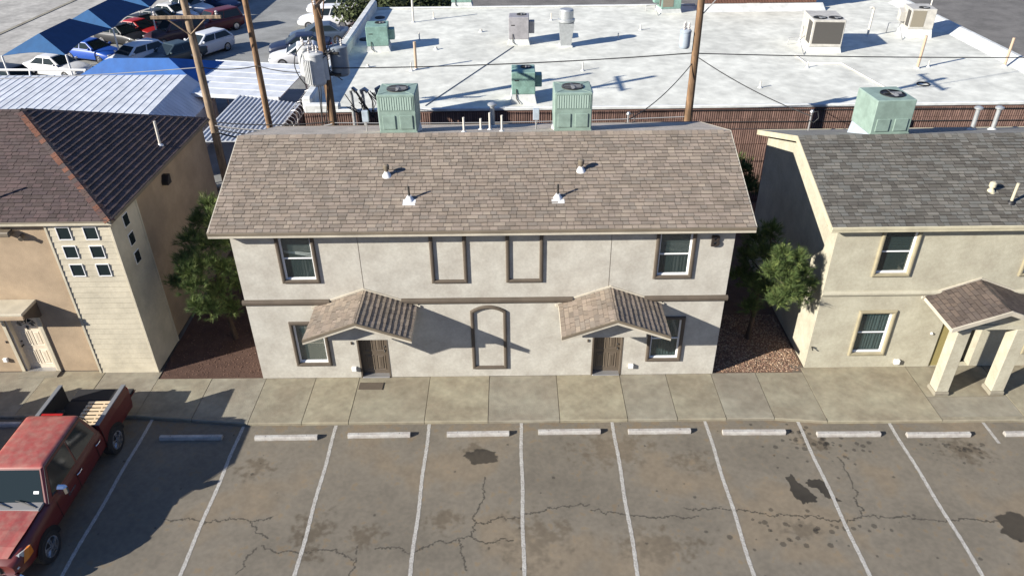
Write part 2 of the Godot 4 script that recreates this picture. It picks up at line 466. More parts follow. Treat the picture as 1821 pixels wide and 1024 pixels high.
func window(house: Node3D, x0: float, x1: float, y0: float, y1: float, z: float, trim: String, look: String) -> MeshInstance3D:
	# opening x0..x1, y0..y1; single-hung: white frame, meeting rail, two panes, a blind or curtain behind
	var mb := MB.new()
	var zi := z - 0.075
	ring(mb, rect_outline(x0, x1, y0, y1), [Vector2(0, 0.0), Vector2(0, 0.05), Vector2(0.042, 0.05), Vector2(0.055, 0.02), Vector2(0.055, 0.0)], zi)
	var w := part(house, "window", mb, M.vinyl_white)
	var ym := y0 + (y1 - y0) * 0.5
	var one := look == "papered"
	mb = MB.new()
	if one: mb.cbox(Vector3(x0 + 0.05, y0 + 0.05, zi + 0.005), Vector3(x1 - 0.05, y0 + 0.08, zi + 0.03), 0.006)
	else: mb.cbox(Vector3(x0 + 0.05, ym - 0.022, zi + 0.005), Vector3(x1 - 0.05, ym + 0.022, zi + 0.042), 0.006)
	part(w, "sill_rail" if one else "meeting_rail", mb, M.vinyl_white)
	for k in 2:
		mb = MB.new()
		var a := y0 + 0.05 if k == 0 else ym + 0.02
		var b := ym - 0.02 if k == 0 else y1 - 0.05
		mb.box(Vector3(x0 + 0.05, a, zi + 0.008 + 0.012 * k), Vector3(x1 - 0.05, b, zi + 0.013 + 0.012 * k))
		part(w, "pane", mb, M.glass)
	if trim:
		mb = MB.new()
		ring(mb, rect_outline(x0 - 0.1, x1 + 0.1, y0 - 0.1, y1 + 0.1), FOAM, z)
		part(w, "trim", mb, M[trim])
	mb = MB.new()
	var zb := zi - 0.06
	if look == "blind_half":           # blind drawn over the upper half
		for i in 18:
			var y := lerpf(ym - 0.03, y1, (i + 0.5) / 18.0)
			mb.obox(Transform3D(Basis(Vector3.RIGHT, 0.9), Vector3((x0 + x1) * 0.5, y, zb)), Vector3(x1 - x0 - 0.06, 0.05, 0.003))
		part(w, "blind", mb, M.blind)
		_drape(w, x0, x1, y0, ym, zb - 0.05, "curtain")
	elif look == "slipped":            # blind with its last slats hanging askew
		for i in 16:
			var y := lerpf(ym + 0.16, y1, (i + 0.5) / 16.0)
			mb.obox(Transform3D(Basis(Vector3.RIGHT, 0.9), Vector3((x0 + x1) * 0.5, y, zb)), Vector3(x1 - x0 - 0.06, 0.05, 0.003))
		for i in 3:
			mb.obox(Transform3D(Basis(Vector3.BACK, -0.10 - 0.04 * i), Vector3((x0 + x1) * 0.5 + 0.02, ym + 0.15 - 0.035 * i, zb)), Vector3(x1 - x0 - 0.08, 0.03, 0.004))
		part(w, "blind", mb, M.blind)
		_drape(w, x0, x1, y0, ym, zb - 0.05, "curtain")
	elif look == "papered":            # covered from inside with a pale sheet
		mb.box(Vector3(x0 + 0.02, y0 + 0.02, zb + 0.03), Vector3(x1 - 0.02, y1 - 0.02, zb + 0.035))
		part(w, "shade", mb, M.blind_tan)
	elif look == "curtain":
		_drape(w, x0, x1, y0, y1, zb, "blind_dim")
	elif look == "dark_blind":
		for i in 14:
			var y := lerpf(ym, y1, (i + 0.5) / 14.0)
			mb.obox(Transform3D(Basis(Vector3.RIGHT, 0.9), Vector3((x0 + x1) * 0.5, y, zb)), Vector3(x1 - x0 - 0.06, 0.06, 0.003))
		part(w, "blind", mb, M.blind_dim)
	return w

func _drape(w: Node, x0: float, x1: float, y0: float, y1: float, z: float, m: String) -> void:
	var mb := MB.new()
	var n := 30
	for i in n:
		var a := lerpf(x0 + 0.02, x1 - 0.02, float(i) / n)
		var b := lerpf(x0 + 0.02, x1 - 0.02, float(i + 1) / n)
		var za := z + 0.025 * sin(i * 1.9) + 0.012 * sin(i * 0.7)
		var zb := z + 0.025 * sin((i + 1) * 1.9) + 0.012 * sin((i + 1) * 0.7)
		mb.quad(Vector3(a, y0, za), Vector3(b, y0, zb), Vector3(b, y1, zb), Vector3(a, y1, za))
	part(w, "curtain", mb, M[m])

func panel_door(house: Node3D, x0: float, x1: float, y1: float, z: float, recess: float, dm: String, fm: String, hinge_left := true) -> MeshInstance3D:
	var zi := z - recess
	var mb := MB.new()
	mb.box(Vector3(x0 + 0.05, 0.02, zi - 0.045), Vector3(x1 - 0.05, y1 - 0.05, zi))
	var d := part(house, "door", mb, M[dm])
	mb = MB.new()
	mb.box(Vector3(x0, 0.0, zi - 0.05), Vector3(x0 + 0.05, y1, z + 0.01)); mb.box(Vector3(x1 - 0.05, 0.0, zi - 0.05), Vector3(x1, y1, z + 0.01)); mb.box(Vector3(x0 + 0.05, y1 - 0.05, zi - 0.05), Vector3(x1 - 0.05, y1, z + 0.01))
	part(d, "frame", mb, M[fm])
	var w := (x1 - x0 - 0.1)
	for c in 2:
		var a := x0 + 0.05 + w * (0.13 + 0.42 * c)
		for r in [[0.18, 0.78], [0.93, 1.52], [1.64, 1.84]]:
			if r[1] > y1 - 0.12: continue
			mb = MB.new()
			ring(mb, rect_outline(a, a + w * 0.32, r[0], r[1]), [Vector2(0, 0), Vector2(0.012, 0.012), Vector2(0.03, 0.0), Vector2(0.05, 0.001), Vector2(0.075, 0.013), Vector2(w * 0.155, 0.013)], zi + 0.001)
			part(d, "panel", mb, M[dm])
	mb = MB.new()
	var kx := x1 - 0.13 if hinge_left else x0 + 0.13
	mb.lathe([Vector2(0.03, 0), Vector2(0.03, 0.012), Vector2(0.014, 0.02), Vector2(0.014, 0.05), Vector2(0.03, 0.065), Vector2(0.03, 0.085), Vector2(0.015, 0.1)], Transform3D(Basis(Vector3.RIGHT, PI / 2), Vector3(kx, 0.95, zi)), 12)
	part(d, "knob", mb, M.dark_metal)
	mb = MB.new()
	mb.lathe([Vector2(0.03, 0), Vector2(0.03, 0.02), Vector2(0.02, 0.03)], Transform3D(Basis(Vector3.RIGHT, PI / 2), Vector3(kx, 1.1, zi)), 12)
	part(d, "deadbolt", mb, M.dark_metal)
	mb = MB.new()
	mb.cbox(Vector3(x0 + 0.05, 0.0, zi - 0.02), Vector3(x1 - 0.05, 0.03, z + 0.05), 0.008)
	part(d, "threshold", mb, M.steel)
	return d

func tab_mesh(mb: MB, x: Transform3D, w: float, h: float, t: float, cl: Color, low := false) -> void:
	# one shingle tab: wedge, thick at its lower edge; the cut edges show the dark asphalt core
	var p := func(u: float, v: float, k: float) -> Vector3: return x * Vector3(u, v, k)
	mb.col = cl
	var hb := h * (0.80 if low else 0.93)      # printed dark band at the head: a shadow line put into the colour
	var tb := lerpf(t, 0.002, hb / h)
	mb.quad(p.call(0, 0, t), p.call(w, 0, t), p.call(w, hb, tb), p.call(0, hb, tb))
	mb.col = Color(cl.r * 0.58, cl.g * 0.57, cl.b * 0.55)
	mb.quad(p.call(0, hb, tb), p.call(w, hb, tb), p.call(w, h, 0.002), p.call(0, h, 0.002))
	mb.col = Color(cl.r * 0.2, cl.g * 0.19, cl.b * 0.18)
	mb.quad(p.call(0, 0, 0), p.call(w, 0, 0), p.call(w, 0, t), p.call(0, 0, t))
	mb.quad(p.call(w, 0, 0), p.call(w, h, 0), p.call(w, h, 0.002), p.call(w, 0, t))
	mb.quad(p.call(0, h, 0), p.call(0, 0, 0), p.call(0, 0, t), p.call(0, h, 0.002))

func shingles(roof: Node3D, o: Vector3, u: Vector3, w: Vector3, poly: PackedVector2Array, pal: Array, singles: int, sd: int, e := 0.143, thick := 0.014, vary := 0.010) -> int:
	# courses of tabs on the slope o + a*u + b*w, inside the convex outline poly (a, b); the first `singles` tabs are parts, the rest one mass
	var r := RandomNumberGenerator.new()
	r.seed = sd
	var nn := u.cross(w).normalized()
	var basis := Basis(u, w, nn)
	var mass := MB.new()
	var wmax := 0.0
	for p in poly: wmax = maxf(wmax, p.y)
	var widths := [0.17, 0.22, 0.27, 0.34]
	var count := 0
	for k in int(ceil(wmax / e)):
		var b := k * e
		var yc := minf(b + e * 0.5, wmax - 0.01)
		var lo := 1e9
		var hi := -1e9
		for i in poly.size():
			var p := poly[i]
			var q := poly[(i + 1) % poly.size()]
			if (p.y - yc) * (q.y - yc) <= 0.0 and absf(p.y - q.y) > 1e-6:
				var x := lerpf(p.x, q.x, (yc - p.y) / (q.y - p.y))
				lo = minf(lo, x); hi = maxf(hi, x)
		var hgt := minf(e + 0.012, wmax - b)
		if hgt < 0.03 or hi - lo < 0.05: continue
		var a := lo - r.randf() * 0.0
		var first := true
		while a < hi - 0.03:
			var wi := r.randi() % 4
			var wd: float = widths[wi]
			if first: wd = 0.06 + r.randf() * 0.2
			var full := not first
			first = false
			if a + wd > hi - 0.05:
				wd = hi - a
				full = false
			var ci := r.randi() % pal.size()
			var tk := thick + (vary if r.randf() < 0.45 else 0.0)
			var pos := o + u * a + w * (b - (0.006 if tk > thick else 0.0)) + nn * 0.004
			if count < singles and full:
				var key := [wi, ci, tk, sd]
				if not tabs.has(key):
					var tm := MB.new()
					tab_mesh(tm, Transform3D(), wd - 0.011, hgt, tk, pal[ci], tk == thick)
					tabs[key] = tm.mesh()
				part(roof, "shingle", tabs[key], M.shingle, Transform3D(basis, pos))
				count += 1
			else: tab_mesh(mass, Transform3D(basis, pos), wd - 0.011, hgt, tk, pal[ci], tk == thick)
			a += wd
	if mass.v.size() > 0: stuff(part(roof, "shingle_field", mass, M.shingle))
	return count

func palette(base: Color, spread: float, sd: int, n := 7) -> Array:
	var r := RandomNumberGenerator.new()
	r.seed = sd
	var out := []
	for i in n:
		var k := 1.0 + (float(i) / (n - 1) - 0.5) * 2.0 * spread
		var w := (r.randf() - 0.5) * spread * 0.35
		out.append(Color(base.r * k * (1 + w), base.g * k, base.b * k * (1 - w)))
	return out

func gable_roof(house: Node3D, x0: float, x1: float, ze: float, ye: float, zr: float, yr: float, zb: float, yb: float, deck: String, fas: String, gut: String) -> MeshInstance3D:
	# gable, ridge along x; ze/ye front eave, zr/yr ridge, zb/yb back eave
	var mb := MB.new()
	var th := 0.10
	var poly := PackedVector2Array([Vector2(ze, ye), Vector2(zr, yr), Vector2(zb, yb), Vector2(zb, yb - th), Vector2(zr, yr - th), Vector2(ze, ye - th)])
	mb.prism(poly, Transform3D(Basis(Vector3(0, 0, 1), Vector3(0, 1, 0), Vector3(-1, 0, 0)), Vector3(x1, 0, 0)), x1 - x0)
	var roof := part(house, "roof", mb, M[deck])
	mb = MB.new()
	mb.cbox(Vector3(x0 - 0.02, ye - 0.085, ze + 0.002), Vector3(x1 + 0.02, ye + 0.012, ze + 0.05), 0.012)
	part(roof, "gutter", mb, M[gut])
	mb = MB.new()
	mb.cbox(Vector3(x0 - 0.02, yb - 0.085, zb - 0.05), Vector3(x1 + 0.02, yb + 0.012, zb - 0.002), 0.012)
	part(roof, "gutter", mb, M[gut])
	mb = MB.new()
	mb.cbox(Vector3(x0 - 0.018, ye - 0.165, ze - 0.03), Vector3(x1 + 0.018, ye - 0.088, ze + 0.03), 0.006)
	part(roof, "fascia", mb, M[fas])
	for s in 2:        # rake boards
		mb = MB.new()
		var xa := x0 - 0.03 if s == 0 else x1 + 0.002
		var p2 := PackedVector2Array([Vector2(ze - 0.005, ye + 0.012), Vector2(zr, yr + 0.014), Vector2(zb + 0.005, yb + 0.012), Vector2(zb + 0.005, yb - 0.16), Vector2(zr, yr - 0.17), Vector2(ze - 0.005, ye - 0.16)])
		mb.prism(p2, Transform3D(Basis(Vector3(0, 0, 1), Vector3(0, 1, 0), Vector3(-1, 0, 0)), Vector3(xa + 0.028, 0, 0)), 0.028)
		part(roof, "rake_board", mb, M[fas])
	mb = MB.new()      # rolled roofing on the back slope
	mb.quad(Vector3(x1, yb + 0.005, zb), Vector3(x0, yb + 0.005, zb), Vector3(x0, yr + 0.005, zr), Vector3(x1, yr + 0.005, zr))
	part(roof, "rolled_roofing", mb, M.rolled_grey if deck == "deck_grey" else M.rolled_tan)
	mb = MB.new()      # soffit boards close the eaves
	mb.box(Vector3(x0 + 0.01, ye - 0.16, ze - 0.034 - 0.4), Vector3(x1 - 0.01, ye - 0.145, ze - 0.034))
	part(roof, "soffit", mb, M[fas])
	return roof

func gable_wall(house: Node3D, x: float, th: float, z0: float, z1: float, ye: float, ze: float, zr: float, yr: float, zb: float, yb: float, m: String) -> void:
	# wall in the plane x (outer face), thickness towards +x if th > 0; runs from z0 (front) to z1 (back), top under the roof
	var mb := MB.new()
	var f := func(z: float) -> float:
		return lerpf(ye, yr, clampf((ze - z) / (ze - zr), 0, 1)) if z > zr else lerpf(yr, yb, clampf((zr - z) / (zr - zb), 0, 1))
	var d := 0.11
	var poly := PackedVector2Array([Vector2(z0, 0), Vector2(z0, f.call(z0) - d), Vector2(zr, yr - d), Vector2(z1, f.call(z1) - d), Vector2(z1, 0)])
	mb.prism(poly, Transform3D(Basis(Vector3(0, 0, 1), Vector3(0, 1, 0), Vector3(-1, 0, 0)), Vector3(x + maxf(th, 0.0), 0, 0)), absf(th))
	part(house, "gable_wall", mb, M[m])

func door_canopy(house: Node3D, cx: float, half: float, yr: float, ye: float, zw: float, zf: float, pal: Array, deck: String, wallm: String, fas: String, gut: String, sd: int, boxed: bool) -> MeshInstance3D:
	# small gable roof over a door, ridge along z
	var mb := MB.new()
	var th := 0.07
	var poly := PackedVector2Array([Vector2(cx - half, ye), Vector2(cx - half, ye - th), Vector2(cx, yr - th), Vector2(cx + half, ye - th), Vector2(cx + half, ye), Vector2(cx, yr)])
	mb.prism(poly, Transform3D(Basis(), Vector3(0, 0, zw + 0.004)), zf - zw - 0.008)
	var can := part(house, "canopy", mb, M[deck])
	var len := sqrt(half * half + (yr - ye) * (yr - ye))
	var d := zf - zw - 0.01
	var wl := Vector3(half, yr - ye, 0) / len
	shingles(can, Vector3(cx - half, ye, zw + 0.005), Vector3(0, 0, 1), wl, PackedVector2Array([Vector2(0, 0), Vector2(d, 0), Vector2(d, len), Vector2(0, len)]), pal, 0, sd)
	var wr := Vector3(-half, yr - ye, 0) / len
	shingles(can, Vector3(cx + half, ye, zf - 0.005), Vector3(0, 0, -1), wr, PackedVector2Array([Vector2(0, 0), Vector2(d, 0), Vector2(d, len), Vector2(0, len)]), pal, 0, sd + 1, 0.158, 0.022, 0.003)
	for k in 2:      # drip edge, then rake fascia below it
		mb = MB.new()
		var t := 0.025 if k == 0 else -0.058
		var b := -0.058 if k == 0 else -0.135
		var pz := 0.03 if k == 0 else 0.018
		mb.prism(PackedVector2Array([Vector2(cx - half - 0.015, ye + t), Vector2(cx - half - 0.015, ye + b), Vector2(cx, yr + b), Vector2(cx + half + 0.015, ye + b), Vector2(cx + half + 0.015, ye + t), Vector2(cx, yr + t)]), Transform3D(Basis(), Vector3(0, 0, zf)), pz)
		part(can, "drip_edge" if k == 0 else "rake_fascia", mb, M[gut] if k == 0 else M[fas])
	for s in [-1.0, 1.0]:
		mb = MB.new()
		mb.cbox(Vector3(cx + s * half - 0.012, ye - 0.125, zw + 0.01), Vector3(cx + s * half + 0.012, ye - 0.01, zf - 0.002), 0.004)
		part(can, "eave_fascia", mb, M[fas])
		mb = MB.new()     # flashing board where the slope meets the wall
		mb.prism(PackedVector2Array([Vector2(cx, yr + 0.02), Vector2(cx + s * half * 1.02, ye + 0.02), Vector2(cx + s * half * 1.02, ye + 0.075), Vector2(cx, yr + 0.078)]), Transform3D(Basis(), Vector3(0, 0, zw + 0.001)), 0.03)
		part(can, "flashing", mb, M[fas])
		mb = MB.new()
		mb.cbox(Vector3(cx + s * (half + 0.06) - 0.05, ye - 0.06, zw + 0.001), Vector3(cx + s * (half + 0.06) + 0.05, ye + 0.03, zw + 0.05), 0.01)
		part(can, "end_block", mb, M[fas])
	if boxed:            # closed pediment box between the slopes
		var bh := half * 0.6
		var yb := yr - 0.84
		var zp := zf - 0.36
		mb = MB.new()
		var sl := (yr - ye) / half
		mb.prism(PackedVector2Array([Vector2(cx - bh, yb), Vector2(cx + bh, yb), Vector2(cx + bh, yr - th - sl * bh - 0.004), Vector2(cx, yr - th - 0.004), Vector2(cx - bh, yr - th - sl * bh - 0.004)]), Transform3D(Basis(), Vector3(0, 0, zw + 0.002)), zp - zw)
		part(can, "pediment", mb, M[wallm])
		for s in [-1.0, 1.0]:
			mb = MB.new()
			mb.box(Vector3(cx + s * (bh + 0.002), ye - 0.12, zw + 0.08), Vector3(cx + s * (half - 0.014), ye - 0.105, zp))
			part(can, "soffit", mb, M[fas])
	return can

func letter(house: Node, txt: String, h: float, at: Vector3, m: String, depth := 0.05) -> void:
	var t := TextMesh.new()
	var f := SystemFont.new()
	f.font_names = PackedStringArray(["Droid Sans"]); f.font_weight = 700
	t.text = txt; t.font = f; t.font_size = 64; t.pixel_size = h / 46.0; t.depth = depth
	var o := MeshInstance3D.new()
	o.name = numbered(house, "letter"); o.mesh = t; o.material_override = M[m]; o.position = at
	house.add_child(o, true)
	o.set_meta("label", "letter " + txt + " mounted on the surface")

func wall_box(house: Node, called: String, at: Vector3, s: Vector3, m: String) -> void:
	var mb := MB.new()
	mb.cbox(at - Vector3(s.x / 2, s.y / 2, -0.001), at + Vector3(s.x / 2, s.y / 2, s.z), 0.012)
	mb.box(at + Vector3(-s.x * 0.3, -s.y / 2 - 0.012, 0.002), at + Vector3(s.x * 0.3, -s.y / 2 - 0.001, s.z * 0.6))
	part(house, called, mb, M[m])

func middle_house() -> void:
	var h := thing("apartment_house", "long greige stucco apartment house with brown trim and the letter B", "house")
	var mb := MB.new()
	var ops := [[1.36, 2.28, 3.70, 5.12], [12.26, 13.2, 3.72, 5.12], [1.28, 2.2, 0.61, 2.10], [12.3, 13.2, 0.65, 2.15], [3.16, 4.12, 0.0, 2.08], [10.5, 11.46, 0.0, 2.08]]
	wall_holes(mb, 0.0, 14.4, 0.0, 5.38, 0.0, 0.22, ops)
	part(h, "front_wall", mb, M.stucco_b)
	gable_wall(h, 0.0, 0.2, -0.221, -6.7, 5.5, 0.4, -3.35, 6.87, -7.05, 5.78, "stucco_b")
	gable_wall(h, 14.4, -0.2, -0.221, -6.7, 5.5, 0.4, -3.35, 6.87, -7.05, 5.78, "stucco_b")
	mb = MB.new()
	mb.box(Vector3(0.2, 0, -6.7), Vector3(14.2, 5.76, -6.5))
	part(h, "rear_wall", mb, M.stucco_b)
	mb = MB.new()
	mb.box(Vector3(0.21, 2.75, -6.49), Vector3(14.19, 2.95, -0.23)); mb.box(Vector3(0.21, 5.2, -6.49), Vector3(14.19, 5.25, -0.23)); mb.box(Vector3(0.21, -0.05, -6.49), Vector3(14.19, 0.0, -0.23))
	part(h, "floor", mb, M.dark_room)
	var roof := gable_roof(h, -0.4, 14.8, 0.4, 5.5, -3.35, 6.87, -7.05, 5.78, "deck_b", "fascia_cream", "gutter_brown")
	var pal := palette(Color(0.345, 0.285, 0.225), 0.17, 5)
	var ln := sqrt(3.75 * 3.75 + 1.37 * 1.37)
	var w := Vector3(0, 1.37, -3.75) / ln
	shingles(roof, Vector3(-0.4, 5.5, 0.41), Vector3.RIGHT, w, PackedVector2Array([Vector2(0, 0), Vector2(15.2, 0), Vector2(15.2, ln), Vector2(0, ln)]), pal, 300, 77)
	ridge_caps(roof, Vector3(-0.4, 6.885, -3.35), Vector3(14.8, 6.885, -3.35), pal, 0.35)
	for a in [[1.36, 2.28, 3.70, 5.12, "slipped"], [12.26, 13.2, 3.72, 5.12, "blind_half"], [1.28, 2.2, 0.61, 2.10, "papered"], [12.3, 13.2, 0.65, 2.15, "curtain"]]:
		window(h, a[0], a[1], a[2], a[3], 0.0, "trim_brown", a[4])
	for a in [[5.66, 6.72], [7.85, 8.93]]:
		mb = MB.new()
		ring(mb, rect_outline(a[0], a[1], 3.55, 5.24), FOAM, 0.0)
		part(h, "blank_window_trim", mb, M.trim_brown)
	mb = MB.new()
	ring(mb, arch_outline(6.74, 7.84, 0.32, 2.53, 2.73), FOAM, 0.0)
	part(h, "arched_blank_trim", mb, M.trim_brown)
	for a in [[-0.07, 2.55], [4.7, 9.83], [11.97, 14.47]]:
		mb = MB.new()
		var pr := PackedVector2Array([Vector2(0.001, 2.82), Vector2(0.05, 2.83), Vector2(0.085, 2.88), Vector2(0.085, 2.95), Vector2(0.05, 3.0), Vector2(0.001, 3.01)])
		mb.prism(pr, Transform3D(Basis(Vector3(0, 0, 1), Vector3(0, 1, 0), Vector3(-1, 0, 0)), Vector3(a[1], 0, 0)), a[1] - a[0])
		part(h, "belt_course", mb, M.trim_brown)
	for x in [3.62, 10.88]:
		mb = MB.new()
		mb.box(Vector3(x - 0.006, 3.34, 0.001), Vector3(x + 0.006, 5.34, 0.004))
		part(h, "control_joint", mb, M.joint)
	panel_door(h, 3.16, 4.12, 2.08, 0.0, 0.17, "door_brown", "trim_brown")
	panel_door(h, 10.5, 11.46, 2.08, 0.0, 0.17, "door_brown", "trim_brown")
	for cx in [3.62, 10.95]:
		door_canopy(h, cx, 1.53, 3.31, 2.735, 0.0, 1.70, pal, "deck_b", "stucco_b", "fascia_cream", "gutter_brown", int(cx * 10), true)
	wall_box(h, "doorbell", Vector3(3.0, 1.38, 0.0), Vector3(0.05, 0.1, 0.04), "trim_brown")
	wall_box(h, "doorbell", Vector3(10.36, 1.38, 0.0), Vector3(0.05, 0.1, 0.04), "trim_brown")
	wall_box(h, "vent_hood", Vector3(2.98, 0.38, 0.0), Vector3(0.15, 0.15, 0.1), "white_paint")
	wall_box(h, "vent_hood", Vector3(11.76, 0.38, 0.0), Vector3(0.15, 0.15, 0.1), "white_paint")
	letter(h, "B", 0.34, Vector3(13.84, 4.87, 0.035), "letter_brown", 0.07)
	for a in [[4.37, -1.66, true], [5.11, -0.72, false], [10.09, -1.77, true], [9.36, -0.73, false]]:
		roof_vent(Vector3(a[0], 5.5 + (0.4 - a[1]) * 1.37 / 3.75, a[1]), a[2])

func ridge_caps(roof: Node, a: Vector3, b: Vector3, pal: Array, half: float) -> void:
	var mb := MB.new()
	var n := int(a.distance_to(b) / 0.2)
	var r := RandomNumberGenerator.new()
	r.seed = 9
	var d := (b - a).normalized()
	var s := d.cross(Vector3.UP).normalized()
	for i in n:
		var o := a + d * (i * 0.2)
		var lift := 0.012 + 0.006 * (i % 2)
		var cl: Color = pal[r.randi() % pal.size()]
		mb.col = cl
		var drop := half * 0.3653 * 0.5
		for k in [-1.0, 1.0]:
			var e: Vector3 = o + s * (k * half * 0.5) + Vector3(0, lift - drop, 0)
			var p := [o + Vector3(0, lift, 0), o + d * 0.195 + Vector3(0, lift, 0), e + d * 0.195, e]
			if k < 0: mb.quad(p[0], p[3], p[2], p[1])
			else: mb.quad(p[0], p[1], p[2], p[3])
			mb.col = Color(cl.r * 0.3, cl.g * 0.3, cl.b * 0.3)
			mb.quad(p[3], p[2], p[2] - Vector3(0, 0.012, 0), p[3] - Vector3(0, 0.012, 0))
			mb.quad(p[0], p[3], p[3] - Vector3(0, 0.012, 0), p[0] - Vector3(0, 0.012, 0))
			mb.col = cl
	stuff(part(roof, "ridge_shingles", mb, M.shingle))

func roof_vent(at: Vector3, flue: bool) -> void:
	var t := thing("flue_vent" if flue else "vent_pipe", "", "vent", at)
	var mb := MB.new()
	mb.lathe([Vector2(0.16, -0.03), Vector2(0.12, 0.03), Vector2(0.07, 0.1), Vector2(0.065, 0.13)], Transform3D(), 12)
	part(t, "boot", mb, M.white_paint)
	if not flue:
		mb = MB.new()
		mb.obox(Transform3D(Basis(Vector3.RIGHT, 0.35), Vector3(0, -0.025, 0.12)), Vector3(0.36, 0.012, 0.22))
		part(t, "flashing", mb, M.white_paint)
	mb = MB.new()
	if flue:
		mb.lathe([Vector2(0.05, 0.1), Vector2(0.05, 0.2), Vector2(0.085, 0.2), Vector2(0.09, 0.24), Vector2(0.09, 0.32), Vector2(0.05, 0.35)], Transform3D(), 12)
		part(t, "cap", mb, M.gutter_brown)
	else:
		mb.cyl(Vector3(0, 0.1, 0), Vector3(0, 0.42, 0), 0.03, 0.03, 10)
		part(t, "pipe", mb, M.dark_metal)
	var side := "left" if at.x < 7 else "right"
	t.set_meta("label", ("short brown flue cap in a white boot, %s one on the middle roof" if flue else "thin dark vent pipe with white flashing, %s one on the middle roof") % side)
	t.set_meta("group", "vents on the middle roof")

# ---------- ground ----------
func sheet(x0: float, x1: float, z0: float, z1: float, y: float) -> MB:
	var mb := MB.new()
	mb.quad(Vector3(x0, y, z1), Vector3(x1, y, z1), Vector3(x1, y, z0), Vector3(x0, y, z0))
	return mb

